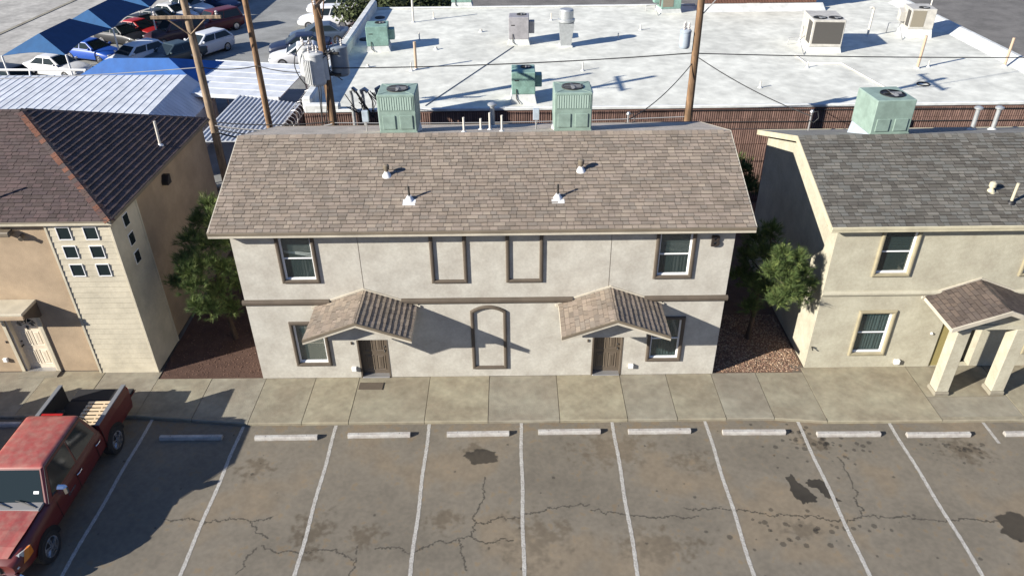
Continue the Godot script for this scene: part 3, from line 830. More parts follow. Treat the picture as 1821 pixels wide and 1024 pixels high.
func lot_texture() -> ImageTexture:
	# wear of the asphalt: mottling, cracks, oil and dirt where the car park has them; 48 pixels to the metre from (-12, 1.5)
	var w := 1920
	var h := 576
	var a := FastNoiseLite.new()
	a.seed = 4; a.frequency = 0.006; a.fractal_octaves = 5
	var b := FastNoiseLite.new()
	b.seed = 9; b.frequency = 0.11; b.fractal_octaves = 3
	var e := FastNoiseLite.new()
	e.seed = 15; e.frequency = 0.035; e.fractal_octaves = 4
	var pa := a.get_image(w, h, false, false, true).get_data()
	var pb := b.get_image(w, h, false, false, true).get_data()
	var pe := e.get_image(w, h, false, false, true).get_data()
	var f := PackedFloat32Array()
	f.resize(w * h)
	for i in w * h:
		f[i] = 0.88 + (pa[i] - 128) * 0.0006 + (pb[i] - 128) * 0.0004 + (pe[i] - 128) * 0.00035
	var warm := PackedFloat32Array()
	warm.resize(w * h)
	for s in STAINS:
		var cx: float = (s[0] + 12.0) * 48.0
		var cy: float = (s[1] - 1.5) * 48.0
		var rx: float = s[2] * 48.0 * 1.15
		var ry: float = s[3] * 48.0 * 1.15
		var hard: bool = s[4] < 0.45
		for y in range(maxi(0, int(cy - ry * 1.6)), mini(h, int(cy + ry * 1.6))):
			for x in range(maxi(0, int(cx - rx * 1.6)), mini(w, int(cx + rx * 1.6))):
				var i := y * w + x
				var d := sqrt(pow((x - cx) / rx, 2) + pow((y - cy) / ry, 2)) + (pe[i] - 128) * (0.0025 if hard else 0.007) + (pb[i] - 128) * (0.0008 if hard else 0.004)
				var k := clampf((0.95 - d) / (0.08 if hard else 0.6), 0.0, 1.0)
				f[i] *= lerpf(1.0, lerpf(s[4], 1.0, 0.22) if hard else lerpf(s[4], 1.0, 0.72), k)
				warm[i] = maxf(warm[i], k)
	for sp in SPILLS:
		var pg := PackedVector2Array()
		for k in range(0, sp.size(), 2): pg.append(Vector2((sp[k] + 12.0) * 48.0, (sp[k + 1] - 1.5) * 48.0))
		var bb := Rect2(pg[0], Vector2.ZERO)
		for p in pg: bb = bb.expand(p)
		for y in range(int(bb.position.y) - 3, int(bb.end.y) + 4):
			for x in range(int(bb.position.x) - 3, int(bb.end.x) + 4):
				var i := y * w + x
				var q := Vector2(x + (pe[i] - 128) * 0.03, y + (pb[i] - 128) * 0.03)
				if Geometry2D.is_point_in_polygon(q, pg):
					f[i] = minf(f[i], 0.42 + (pe[i] - 128) * 0.0006)
					warm[i] = 0.5
	var r := RandomNumberGenerator.new()
	r.seed = 33
	for q in 260:                       # drips and chewing gum
		var cx := r.randf() * w
		var cy := r.randf() * h * 0.6
		if q < 60:
			cx = (16.6 + r.randfn() * 0.7 + 12) * 48; cy = (3.0 + r.randfn() * 0.35 - 1.5) * 48
		elif q < 100:
			cx = (15.4 + r.randfn() * 0.9 + 12) * 48; cy = (6.1 + r.randfn() * 0.3 - 1.5) * 48
		elif q < 130:
			cx = (20.7 + r.randfn() * 0.5 + 12) * 48; cy = (3.3 + r.randfn() * 0.3 - 1.5) * 48
		var rad := 0.7 + r.randf() * (3.0 if q < 130 else 1.6)
		for y in range(maxi(0, int(cy - rad)), mini(h, int(cy + rad) + 1)):
			for x in range(maxi(0, int(cx - rad)), mini(w, int(cx + rad) + 1)):
				if Vector2(x - cx, y - cy).length() <= rad: f[y * w + x] *= 0.72
	for c in CRACKS:
		for k in range(0, c.size() - 2, 2):
			var p := Vector2((c[k] + 12.0) * 48.0, (c[k + 1] - 1.5) * 48.0)
			var q := Vector2((c[k + 2] + 12.0) * 48.0, (c[k + 3] - 1.5) * 48.0)
			var n := int(p.distance_to(q) * 2.0) + 1
			var off := 0.0
			var dr := (q - p).normalized().orthogonal()
			for i in n:
				off = clampf(off * 0.97 + r.randfn() * 0.7, -5.0, 5.0)
				var m := p.lerp(q, float(i) / n) + dr * off * sin(PI * i / n)
				var wd := 1 if r.randf() < 0.86 else 2
				for y in wd:
					for x in wd:
						var xx := int(m.x) + x
						var yy := int(m.y) + y
						if xx > 0 and yy > 0 and xx < w and yy < h: f[yy * w + xx] = minf(f[yy * w + xx], 0.55)
	var out := PackedByteArray()
	out.resize(w * h * 3)
	for y in h:
		# brown silt settles along the kerb behind the wheel stops
		var silt := clampf((1.1 - y / 48.0) / 1.0, 0.0, 1.0)
		for x in w:
			var i := y * w + x
			var g := clampf(f[i], 0.0, 1.0)
			var s := clampf((silt * 0.9 + (pe[i] - 128) * 0.008 + (pb[i] - 128) * 0.004 - 0.5) * 5.0, 0.0, 1.0) * 0.7
			s = maxf(s, warm[i] * 0.5)
			s = maxf(s, clampf((pa[i] - 150) * 0.012, 0.0, 0.45))
			out[i * 3] = int(255.0 * g); out[i * 3 + 1] = int(255.0 * g * (1.0 - 0.065 * s)); out[i * 3 + 2] = int(255.0 * g * (1.0 - 0.15 * s))
	return ImageTexture.create_from_image(Image.create_from_data(w, h, false, Image.FORMAT_RGB8, out))

func kerb_z(x: float) -> float:
	var pts := [[-14.0, 1.62], [-3.4, 1.72], [-1.7, 1.9], [0.1, 2.1], [15.8, 2.1], [17.3, 2.27], [30.0, 2.3]]
	for i in pts.size() - 1:
		if x <= pts[i + 1][0]: return lerpf(pts[i][1], pts[i + 1][1], clampf((x - pts[i][0]) / (pts[i + 1][0] - pts[i][0]), 0, 1))
	return 2.3

func flat(mb: MB, pts: Array, y0: float, y1: float) -> void:     # outline of (x, z), from y0 up to y1
	var p := PackedVector2Array()
	for q in pts: p.append(Vector2(q[0], -q[1]))
	mb.prism(p, Transform3D(Basis(Vector3(1, 0, 0), Vector3(0, 0, -1), Vector3(0, 1, 0)), Vector3(0, y0, 0)), y1 - y0)

func grounds() -> void:
	struct("ground", sheet(-300, 400, -400, 60, -0.125), M.asphalt_far)
	var lot := StandardMaterial3D.new()
	lot.albedo_color = Color(0.29, 0.252, 0.19).linear_to_srgb(); lot.roughness = 0.95
	lot.uv1_triplanar = true; lot.uv1_world_triplanar = true; lot.uv1_scale = Vector3.ONE / 1.3
	lot.albedo_texture = T.grain; lot.normal_enabled = true; lot.normal_texture = T.n_grain; lot.normal_scale = 0.5
	lot.detail_enabled = true; lot.detail_blend_mode = BaseMaterial3D.BLEND_MODE_MUL; lot.detail_uv_layer = BaseMaterial3D.DETAIL_UV_2
	lot.detail_albedo = lot_texture()
	var mb := sheet(-12, 28, 1.5, 13.5, LOT)
	for v in mb.v: mb.t2.append(Vector2((v.x + 12.0) / 40.0, (v.z - 1.5) / 12.0))
	var pk := struct("parking_lot", mb, lot)
	struct("parking_lot_beyond", sheet(-60, -12, 1.5, 40, LOT - 0.004), M.asphalt_far)
	var k := 0
	for x in [-8.5, -5.7, -2.89, -0.04, 2.74, 5.51, 8.24, 10.96, 13.72, 16.45, 19.13]:
		mb = MB.new()
		var r := RandomNumberGenerator.new()
		r.seed = 60 + k
		k += 1
		var z0: float = [1.75, 1.75, 1.75, 2.12, 2.12, 2.08, 1.98, 2.0, 2.02, 2.1, 2.25][k - 1]
		var n := 60
		for i in n:                     # brushed edges waver a little
			var za := lerpf(z0, 9.5, float(i) / n)
			var zb := lerpf(z0, 9.5, float(i + 1) / n)
			var wa := 0.048 + 0.006 * sin(i * 2.3 + k)
			var wb := 0.048 + 0.006 * sin((i + 1) * 2.3 + k)
			var oa := 0.012 * sin(i * 0.31 + k * 2.0)
			var ob := 0.012 * sin((i + 1) * 0.31 + k * 2.0)
			mb.quad(Vector3(x + ob - wb, LOT + 0.004, zb), Vector3(x + ob + wb, LOT + 0.004, zb), Vector3(x + oa + wa, LOT + 0.004, za), Vector3(x + oa - wa, LOT + 0.004, za))
		part(pk, "painted_line", mb, M.line_paint)
	mb = sheet(21.85, 21.94, 2.2, 3.15, LOT + 0.004)
	part(pk, "painted_line", mb, M.line_paint)
	# sidewalk: slabs with open joints on a dark bed, kerb in front
	mb = MB.new()
	flat(mb, [[-14, -0.6], [-14, 1.5], [-3.4, 1.6], [0.1, 1.98], [15.8, 1.98], [17.3, 2.15], [30, 2.18], [30, -0.4], [17, -0.4], [17.0, -0.02], [14.4, 0.0], [0.0, 0.0], [-3.4, -0.02], [-3.4, -0.6]], -0.124, -0.02)
	var sw := struct("sidewalk", mb, M.joint)
	var js := [-13.5, -11.2, -9.0, -7.1, -5.25, -3.4, -1.65, 0.1, 1.7, 3.1, 5.36, 7.26, 9.4, 11.42, 12.9, 14.35, 15.78, 17.3, 20.68, 23.15, 26.4, 29.6]
	for i in js.size() - 1:
		var a: float = js[i] + 0.009
		var b: float = js[i + 1] - 0.009
		var zb := 0.004
		if b < -3.3: zb = -0.46
		elif a > 17.2: zb = -0.248
		elif b < 0.2 or a > 14.3: zb = -0.02
		var m: StandardMaterial3D = [M.concrete, M.concrete_b, M.concrete_c][(i * 7 + i / 3) % 3]
		var y := -0.004 + 0.004 * sin(i * 2.7)
		if i == 18:
			mb = MB.new(); flat(mb, [[a, zb], [a, 1.22], [b, 1.22], [b, zb]], -0.11, y)
			part(sw, "slab", mb, m)
			mb = MB.new(); flat(mb, [[a, 1.238], [a, kerb_z(a) - 0.155], [b, kerb_z(b) - 0.155], [b, 1.238]], -0.11, y)
			part(sw, "slab", mb, M.concrete_c)
		else:
			mb = MB.new(); flat(mb, [[a, zb], [a, kerb_z(a) - 0.155], [b, kerb_z(b) - 0.155], [b, zb]], -0.11, y)
			part(sw, "slab", mb, m)
		mb = MB.new()
		var e := 0.025
		var za := kerb_z(a)
		var zz := kerb_z(b)
		flat(mb, [[a, za - 0.15], [a, za], [b, zz], [b, zz - 0.15]], -0.124, y - e)
		mb.quad(Vector3(a, y - e, za), Vector3(b, y - e, zz), Vector3(b, y, zz - e), Vector3(a, y, za - e))
		mb.quad(Vector3(a, y, za - e), Vector3(b, y, zz - e), Vector3(b, y, zz - 0.15), Vector3(a, y, za - 0.15))
		part(sw, "kerb", mb, m)
	mb = MB.new()
	flat(mb, [[-3.4, -0.03], [-3.5, -3.0], [-3.6, -8.6], [0.0, -6.7], [0.0, -0.03]], -0.12, -0.03)
	struct("soil_bed", mb, M.bed_soil)
	mb = MB.new()
	flat(mb, [[14.4, -0.03], [14.4, -7.2], [17.42, -7.2], [17.42, -0.26], [17.2, -0.03]], -0.12, -0.03)
	struct("gravel_bed", mb, M.gravel_soil)
	struct("alley", sheet(-40, 60, -12.5, -6.6, -0.11), M.alley_soil)
	struct("side_alley", sheet(-6.3, -0.9, -60, -12.4, -0.106), M.alley_soil)
	struct("beige_pavement", sheet(-120, -24.2, -120, -14.6, -0.092), M.beige_concrete)
	mb = MB.new()
	mb.cbox(Vector3(-34.3, -0.09, -110), Vector3(-33.9, -0.05, -14.6), 0.01)
	struct("kerb", mb, M.concrete_c)
	struct("car_yard", sheet(-60, -5.2, -75, -14.6, -0.10), M.yard)
	struct("street", sheet(33.2, 80, -90, -5, -0.10), M.asphalt_far)

func pebbles(called: String, label: String, pts: Callable, n: int, cols: Array, smin: float, smax: float, sd: int) -> void:
	var r := RandomNumberGenerator.new()
	r.seed = sd
	var mb := MB.new()
	var base: Array[Vector3] = []
	for i in 6: base.append([Vector3(1, 0, 0), Vector3(0, 0, -1), Vector3(-1, 0, 0), Vector3(0, 0, 1), Vector3(0.2, 1, 0.1), Vector3(0, -0.6, 0)][i])
	for i in 4:
		mb.tri(base[i], base[(i + 1) % 4], base[4]); mb.tri(base[(i + 1) % 4], base[i], base[5])
	var mm := MultiMesh.new()
	mm.transform_format = MultiMesh.TRANSFORM_3D; mm.use_colors = true; mm.mesh = mb.mesh(); mm.instance_count = n
	for i in n:
		var p: Vector3 = pts.call(r)
		var s := lerpf(smin, smax, pow(r.randf(), 2.0))
		mm.set_instance_transform(i, Transform3D(Basis.from_euler(Vector3(r.randf() * 0.6, r.randf() * TAU, r.randf() * 0.6)).scaled_local(Vector3(s, s * (0.5 + r.randf() * 0.4), s * (0.6 + 0.5 * r.randf()))), p))
		var k := 0.7 + r.randf() * 0.6
		var c: Color = cols[r.randi() % cols.size()]
		mm.set_instance_color(i, Color(c.r * k, c.g * k, c.b * k))
	var o := MultiMeshInstance3D.new()
	o.name = numbered(self, called); o.multimesh = mm; o.material_override = M.stone
	add_child(o, true)
	stuff(tag(o, label, "gravel"))

func wheel_stops() -> void:
	var mb := MB.new()
	mb.cbox(Vector3(-0.91, 0, -0.075), Vector3(0.91, 0.05, 0.075), 0.004)
	var pr := PackedVector2Array([Vector2(-0.075, 0.05), Vector2(0.075, 0.05), Vector2(0.06, 0.105), Vector2(0.045, 0.12), Vector2(-0.045, 0.12), Vector2(-0.06, 0.105)])
	mb.prism(pr, Transform3D(Basis(Vector3(0, 0, 1), Vector3(0, 1, 0), Vector3(-1, 0, 0)), Vector3(0.91, 0, 0)), 1.82)
	var me := mb.mesh()
	var pin := MB.new()
	pin.cyl(Vector3(0, 0.10, 0), Vector3(0, 0.125, 0), 0.014, 0.012, 8)
	var pm := pin.mesh()
	var ord := ["first", "second", "third", "fourth", "fifth", "sixth", "seventh", "eighth", "ninth", "tenth"]
	var spots := [[-6.81, 1.98, 0.0], [-1.4, 2.62, 0.0], [1.39, 2.66, 0.008], [4.09, 2.60, 0.01], [6.98, 2.59, 0.01], [9.65, 2.54, 0.004], [12.28, 2.56, 0.004], [15.02, 2.64, -0.01], [17.73, 2.76, -0.008], [20.3, 2.82, 0.0], [23.12, 2.82, 0.0]]
	for i in spots.size():
		var s: Array = spots[i]
		var l: String = "concrete wheel stop half hidden behind the cab of the red pickup" if i == 0 else "concrete wheel stop, %s one to the right of the red pickup" % ord[i - 1]
		var t := thing("wheel_stop", l, "wheel stop", Vector3(s[0], LOT, s[1]), s[2], "wheel stops along the kerb")
		part(t, "block", me, M.wheel_stop)
		for x in [-0.6, 0.6]: part(t, "anchor_pin", pm, M.dark_metal, Transform3D(Basis(), Vector3(x, 0, 0)))

# ---------- the neighbouring houses ----------
func cream_house() -> void:
	var h := thing("cream_house", "yellow cream stucco house with grey shingle roof and a columned porch", "house")
	var z := -0.25
	var mb := MB.new()
	var ops := [[18.82, 19.76, 3.55, 5.0], [18.8, 19.75, 0.6, 2.12], [23.2, 24.14, 3.52, 5.0], [21.42, 22.72, 0.0, 2.35], [24.3, 25.2, 0.6, 2.12]]
	wall_holes(mb, 17.42, 28.0, 0.0, 5.15, z, 0.22, ops)
	part(h, "front_wall", mb, M.stucco_cream)
	gable_wall(h, 17.42, 0.2, z - 0.221, -7.25, 5.26, 0.02, -3.75, 6.5, -7.52, 5.26, "stucco_cream")
	gable_wall(h, 28.0, -0.2, z - 0.221, -7.25, 5.26, 0.02, -3.75, 6.5, -7.52, 5.26, "stucco_cream")
	mb = MB.new()
	mb.box(Vector3(17.62, 0, -7.25), Vector3(27.8, 5.1, -7.05))
	part(h, "rear_wall", mb, M.stucco_cream)
	mb = MB.new()
	mb.box(Vector3(17.63, 2.72, -7.04), Vector3(27.79, 2.95, -1.35)); mb.box(Vector3(17.63, 5.05, -7.04), Vector3(27.79, 5.1, -0.48)); mb.box(Vector3(17.63, -0.05, -7.04), Vector3(27.79, -0.001, -0.48))
	part(h, "floor", mb, M.dark_room)
	var roof := gable_roof(h, 17.1, 28.3, 0.02, 5.26, -3.75, 6.5, -7.52, 5.26, "deck_grey", "fascia_yellow", "fascia_yellow")
	var pal := palette(Color(0.175, 0.168, 0.146), 0.3, 6)
	var ln := sqrt(3.77 * 3.77 + 1.24 * 1.24)
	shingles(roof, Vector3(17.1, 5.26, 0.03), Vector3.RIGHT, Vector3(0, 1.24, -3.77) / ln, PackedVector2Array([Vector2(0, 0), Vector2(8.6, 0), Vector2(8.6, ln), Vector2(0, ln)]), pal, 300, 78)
	ridge_caps(roof, Vector3(17.1, 6.515, -3.75), Vector3(28.3, 6.515, -3.75), pal, 0.35)
	for a in [[18.82, 19.76, 3.55, 5.0, "dark_blind"], [18.8, 19.75, 0.6, 2.12, "curtain"], [23.2, 24.14, 3.52, 5.0, "dark_blind"], [24.3, 25.2, 0.6, 2.12, "curtain"]]:
		window(h, a[0], a[1], a[2], a[3], z, "trim_cream", a[4])
	for a in [[17.4, 21.0], [23.1, 28.0]]:
		mb = MB.new()
		var pr := PackedVector2Array([Vector2(0.001, 2.76), Vector2(0.04, 2.77), Vector2(0.07, 2.82), Vector2(0.07, 2.87), Vector2(0.04, 2.92), Vector2(0.001, 2.93)])
		mb.prism(pr, Transform3D(Basis(Vector3(0, 0, 1), Vector3(0, 1, 0), Vector3(-1, 0, 0)), Vector3(a[1], 0, z)), a[1] - a[0])
		part(h, "belt_course", mb, M.stucco_cream)
	# half-round gable vent
	mb = MB.new()
	var arc := PackedVector2Array()
	for k in 13: arc.append(Vector2(-3.0 + 0.34 * cos(PI * k / 12.0), 5.52 + 0.36 * sin(PI * k / 12.0)))
	mb.prism(arc, Transform3D(Basis(Vector3(0, 0, 1), Vector3(0, 1, 0), Vector3(-1, 0, 0)), Vector3(17.418, 0, 0)), 0.05)
	for k in 4: mb.box(Vector3(17.35, 5.54 + k * 0.07, -3.26 + k * 0.03), Vector3(17.367, 5.57 + k * 0.07, -2.74 - k * 0.03))
	part(h, "gable_vent", mb, M.fascia_yellow)
	# porch: alcove, door, two columns on plinths, beam, gable roof
	mb = MB.new()
	mb.box(Vector3(21.30, 0.0, -1.3), Vector3(21.419, 2.5, z - 0.222)); mb.box(Vector3(22.721, 0.0, -1.3), Vector3(22.84, 2.5, z - 0.222)); mb.box(Vector3(21.42, 2.36, -1.3), Vector3(22.72, 2.5, z - 0.222)); mb.box(Vector3(21.30, 0.0, -1.45), Vector3(22.84, 2.5, -1.301))
	part(h, "alcove", mb, M.stucco_cream)
	panel_door(h, 21.75, 22.7, 2.1, -1.19, 0.06, "door_olive", "door_olive")
	mb = MB.new()
	mb.box(Vector3(21.44, 0.0, z - 0.12), Vector3(21.98, 2.34, z - 0.05))
	part(h, "side_panel", mb, M.door_olive)
	mb = MB.new()
	mb.cbox(Vector3(21.981, 0.0, z - 0.14), Vector3(22.10, 2.345, z + 0.04), 0.012)
	part(h, "porch_jamb", mb, M.trim_cream)
	for x in [21.14, 22.83]:
		mb = MB.new()
		mb.cbox(Vector3(x - 0.2, 0.14, 0.78), Vector3(x + 0.2, 2.46, 1.18), 0.02)
		var col := part(h, "column", mb, M.stucco_cream)
		mb = MB.new()
		mb.cbox(Vector3(x - 0.235, -0.004, 0.745), Vector3(x + 0.235, 0.139, 1.215), 0.03)
		part(col, "plinth", mb, M.concrete_c)
	mb = MB.new()
	mb.box(Vector3(20.9, 2.461, 0.8), Vector3(23.1, 2.62, 1.16))
	mb.box(Vector3(20.92, 2.462, z + 0.08), Vector3(21.2, 2.60, 0.799)); mb.box(Vector3(22.8, 2.462, z + 0.08), Vector3(23.08, 2.60, 0.799))
	part(h, "beam", mb, M.stucco_cream)
	var can := door_canopy(h, 22.06, 1.5, 3.29, 2.71, z, 1.45, palette(Color(0.15, 0.115, 0.095), 0.2, 8), "deck_grey", "stucco_cream", "fascia_cream", "fascia_cream", 221, false)
	mb = MB.new()
	mb.prism(PackedVector2Array([Vector2(21.0, 2.622), Vector2(23.1, 2.622), Vector2(22.06, 3.2)]), Transform3D(Basis(), Vector3(0, 0, 1.05)), 0.08)
	part(can, "pediment", mb, M.stucco_cream)
	mb = MB.new()
	mb.lathe([Vector2(0.03, 0), Vector2(0.045, 0.02), Vector2(0.03, 0.06)], Transform3D(Basis(Vector3.RIGHT, PI / 2), Vector3(21.15, 1.33, z)), 10)
	part(h, "door_chime", mb, M.white_paint)
	mb = MB.new()
	mb.tube([Vector3(17.5, 0.82, z), Vector3(17.5, 0.83, z + 0.07), Vector3(17.5, 0.79, z + 0.13)], [0.018, 0.018, 0.022], 8)
	mb.lathe([Vector2(0.035, 0), Vector2(0.035, 0.012)], Transform3D(Basis(), Vector3(17.5, 0.86, z + 0.06)), 8)
	part(h, "hose_bib", mb, M.dark_metal)
	wall_box(h, "vent_hood", Vector3(20.33, 0.24, z), Vector3(0.17, 0.16, 0.11), "white_paint")
	# pipes on the slope
	var t := thing("flue_vent", "squat cream flue on the grey roof at the right", "vent", Vector3(22.13, 5.26 + 1.32 * 0.329, -1.3), 0.0)
	mb = MB.new()
	mb.lathe([Vector2(0.15, -0.05), Vector2(0.1, 0.04), Vector2(0.06, 0.08), Vector2(0.06, 0.14), Vector2(0.1, 0.15), Vector2(0.1, 0.26), Vector2(0.05, 0.3)], Transform3D(), 12)
	part(t, "cap", mb, M.fascia_yellow)
	t = thing("vent_pipe", "tall cream pipe in a black boot on the grey roof", "vent", Vector3(22.51, 5.26 + 0.85 * 0.329, -0.83))
	mb = MB.new(); mb.lathe([Vector2(0.14, -0.05), Vector2(0.1, 0.03), Vector2(0.06, 0.08)], Transform3D(), 10)
	part(t, "boot", mb, M.black)
	mb = MB.new(); mb.cyl(Vector3(0, 0.05, 0), Vector3(0.01, 0.62, 0), 0.045, 0.045, 10)
	part(t, "pipe", mb, M.fascia_yellow)

func tan_house() -> void:
	var h := thing("tan_house", "tan stucco house with brown hip roof and a cream sided bay", "house")
	var mb := MB.new()
	var zf := -0.5
	wall_holes(mb, -16.0, -5.42, 0.0, 5.42, zf, 0.2, [[-7.86, -6.84, 0.0, 2.15]])
	mb.box(Vector3(-3.82, 0, -8.4), Vector3(-3.62, 5.42, -2.12)); mb.box(Vector3(-16.0, 0, -8.6), Vector3(-3.82, 5.42, -8.4)); mb.box(Vector3(-16.2, 0, -8.6), Vector3(-16.0, 5.42, zf))
	part(h, "wall", mb, M.stucco_tan)
	mb = MB.new()
	mb.box(Vector3(-5.42, 0, -2.1), Vector3(-3.5, 5.42, -0.41))
	var bay := part(h, "bay", mb, M.siding_cream)
	var nb := 28
	for i in nb:                       # lapped boards
		var y0 := 5.42 * i / nb
		var y1 := 5.42 * (i + 1) / nb + 0.012
		mb = MB.new()
		mb.prism(PackedVector2Array([Vector2(-0.409, y0), Vector2(-0.375, y0), Vector2(-0.393, minf(y1, 5.42)), Vector2(-0.409, minf(y1, 5.42))]), Transform3D(Basis(Vector3(0, 0, 1), Vector3(0, 1, 0), Vector3(-1, 0, 0)), Vector3(-3.55, 0, 0)), 1.80)
		part(bay, "siding_board", mb, M.siding_cream)
	for a in [[-5.419, -5.35, -0.45, -0.36], [-3.55, -3.485, -0.47, -0.36], [-3.535, -3.48, -2.13, -2.05]]:
		mb = MB.new()
		mb.cbox(Vector3(a[0], 0, a[2]), Vector3(a[1], 5.42, a[3]), 0.006)
		part(bay, "corner_board", mb, M.siding_cream)
	for i in 6:
		var x := -4.9 + 0.78 * (i % 2)
		var y := 5.13 - 0.62 * (i / 2)
		mb = MB.new()
		ring(mb, rect_outline(x - 0.2, x + 0.2, y - 0.215, y + 0.215), [Vector2(0, 0), Vector2(0, 0.03), Vector2(0.022, 0.03), Vector2(0.028, 0.0)], -0.385)
		var w := part(bay, "window", mb, M.vinyl_white)
		mb = MB.new()
		mb.box(Vector3(x - 0.172, y - 0.187, -0.384), Vector3(x + 0.172, y + 0.187, -0.374))
		part(w, "pane", mb, M.car_glass)
	for i in 3:
		var y := 5.1 - 0.63 * i
		mb = MB.new()
		mb.box(Vector3(-3.499, y - 0.2, -1.42), Vector3(-3.485, y + 0.2, -1.08))
		var w := part(bay, "window", mb, M.vinyl_white)
		mb = MB.new()
		mb.box(Vector3(-3.484, y - 0.175, -1.395), Vector3(-3.475, y + 0.175, -1.105))
		part(w, "pane", mb, M.car_glass)
	# hip roof
	var ye := 5.56
	var s := 0.45
	var xe := -3.4
	var z0 := -0.28
	var z1 := -8.62
	var zr := (z0 + z1) * 0.5
	var run := z0 - zr
	var yr := ye + s * run
	var xa := xe - run
	var xw := -16.5
	mb = MB.new()
	var e0 := Vector3(xw, ye, z0)
	var e1 := Vector3(xe, ye, z0)
	var e2 := Vector3(xe, ye, z1)
	var e3 := Vector3(xw, ye, z1)
	var a0 := Vector3(xw, yr, zr)
	var a1 := Vector3(xa, yr, zr)
	mb.quad(e0, e1, a1, a0); mb.tri(e1, e2, a1); mb.quad(e2, e3, a0, a1); mb.tri(e3, e0, a0)
	var dn := Vector3(0, -0.1, 0)
	mb.quad(e3 + dn, e2 + dn, e1 + dn, e0 + dn); mb.quad(e0 + dn, e1 + dn, e1, e0); mb.quad(e1 + dn, e2 + dn, e2, e1); mb.quad(e2 + dn, e3 + dn, e3, e2)
	var roof := part(h, "roof", mb, M.deck_brown)
	var ln := sqrt(run * run + (yr - ye) * (yr - ye))
	var pal := palette(Color(0.117, 0.083, 0.076), 0.18, 3)
	var cut := -9.6
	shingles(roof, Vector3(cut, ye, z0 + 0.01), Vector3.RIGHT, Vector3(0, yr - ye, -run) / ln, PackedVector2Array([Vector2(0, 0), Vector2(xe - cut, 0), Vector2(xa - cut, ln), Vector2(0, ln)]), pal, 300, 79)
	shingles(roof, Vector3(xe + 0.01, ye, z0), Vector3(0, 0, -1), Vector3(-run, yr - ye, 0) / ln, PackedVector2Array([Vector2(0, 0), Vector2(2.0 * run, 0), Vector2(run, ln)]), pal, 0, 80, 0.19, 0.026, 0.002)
	ridge_caps(roof, e1 + Vector3(0, 0.02, 0), a1 + Vector3(0, 0.02, 0), [Color(0.20, 0.085, 0.05), Color(0.12, 0.075, 0.062), Color(0.13, 0.07, 0.055), Color(0.105, 0.075, 0.07), Color(0.23, 0.10, 0.06)], 0.3)
	ridge_caps(roof, e2 + Vector3(0, 0.02, 0), a1 + Vector3(0, 0.02, 0), pal, 0.3)
	mb = MB.new()
	mb.cbox(Vector3(xw, ye - 0.13, z0), Vector3(xe + 0.02, ye - 0.035, z0 + 0.03), 0.008)
	part(roof, "fascia", mb, M.siding_cream)
	mb = MB.new()
	mb.cbox(Vector3(xw, ye - 0.034, z0), Vector3(xe + 0.03, ye + 0.006, z0 + 0.045), 0.008)
	mb.cbox(Vector3(xe - 0.01, ye - 0.11, z1), Vector3(xe + 0.025, ye + 0.006, z0 - 0.001), 0.008)
	part(roof, "drip_edge", mb, M.gutter_brown)
	mb = MB.new()
	mb.box(Vector3(xw, ye - 0.135, zf - 0.1), Vector3(xe - 0.02, ye - 0.12, z0 - 0.002))
	part(roof, "soffit", mb, M.stucco_tan)
	# entrance door with fanlight
	var d := panel_door(h, -7.86, -6.84, 2.15, zf, 0.16, "door_cream", "door_cream", false)
	mb = MB.new()
	var fan := PackedVector2Array()
	for k in 13: fan.append(Vector2(-7.35 + 0.30 * cos(PI * k / 12.0), 1.76 + 0.22 * sin(PI * k / 12.0)))
	mb.prism(fan, Transform3D(Basis(), Vector3(0, 0, zf - 0.158)), 0.004)
	part(d, "fanlight", mb, M.car_glass)
	mb = MB.new()
	for k in 4:
		var an := PI * (k + 1) / 5.0
		mb.obox(Transform3D(Basis(Vector3.BACK, an), Vector3(-7.35 + 0.15 * cos(an), 1.76 + 0.12 * sin(an), zf - 0.150)), Vector3(0.27, 0.016, 0.008))
	part(d, "glazing_bar", mb, M.door_cream)
	letter(d, "E", 0.14, Vector3(-7.35, 1.62, zf - 0.15), "letter_brown", 0.012)
	mb = MB.new()
	ring(mb, rect_outline(-7.98, -6.72, -0.2, 2.26), [Vector2(0, 0), Vector2(0, 0.05), Vector2(0.1, 0.05), Vector2(0.1, 0)], zf)
	part(h, "door_surround", mb, M.siding_cream)
	mb = MB.new()
	flat(mb, [[-7.95, zf + 0.08], [-7.95, -0.15], [-6.7, -0.15], [-6.7, zf + 0.08]], 0.0, 0.06)
	part(h, "doorstep", mb, M.concrete_c)
	mb = MB.new()          # flat door hood on brackets
	mb.cbox(Vector3(-9.4, 2.70, zf + 0.002), Vector3(-6.6, 2.80, 0.32), 0.015)
	var hood := part(h, "door_hood", mb, M.siding_cream)
	mb = MB.new()
	mb.cbox(Vector3(-9.42, 2.58, 0.28), Vector3(-6.58, 2.699, 0.34), 0.01)
	part(hood, "fascia", mb, M.stucco_tan)
	mb = MB.new()
	mb.prism(PackedVector2Array([Vector2(zf + 0.002, 2.2), Vector2(zf + 0.12, 2.2), Vector2(0.27, 2.6), Vector2(0.27, 2.698), Vector2(zf + 0.002, 2.698)]), Transform3D(Basis(Vector3(0, 0, 1), Vector3(0, 1, 0), Vector3(-1, 0, 0)), Vector3(-6.62, 0, 0)), 0.08)
	part(hood, "bracket", mb, M.trim_brown)
	wall_box(h, "vent_hood", Vector3(-8.36, 0.5, zf), Vector3(0.14, 0.14, 0.09), "white_paint")
	wall_box(h, "doorbell", Vector3(-8.1, 1.2, zf), Vector3(0.05, 0.08, 0.03), "dark_metal")
	# flood light under the eave, wall pack on the side
	mb = MB.new()
	mb.cbox(Vector3(-6.78, 5.10, zf + 0.05), Vector3(-6.38, 5.26, zf + 0.3), 0.03)
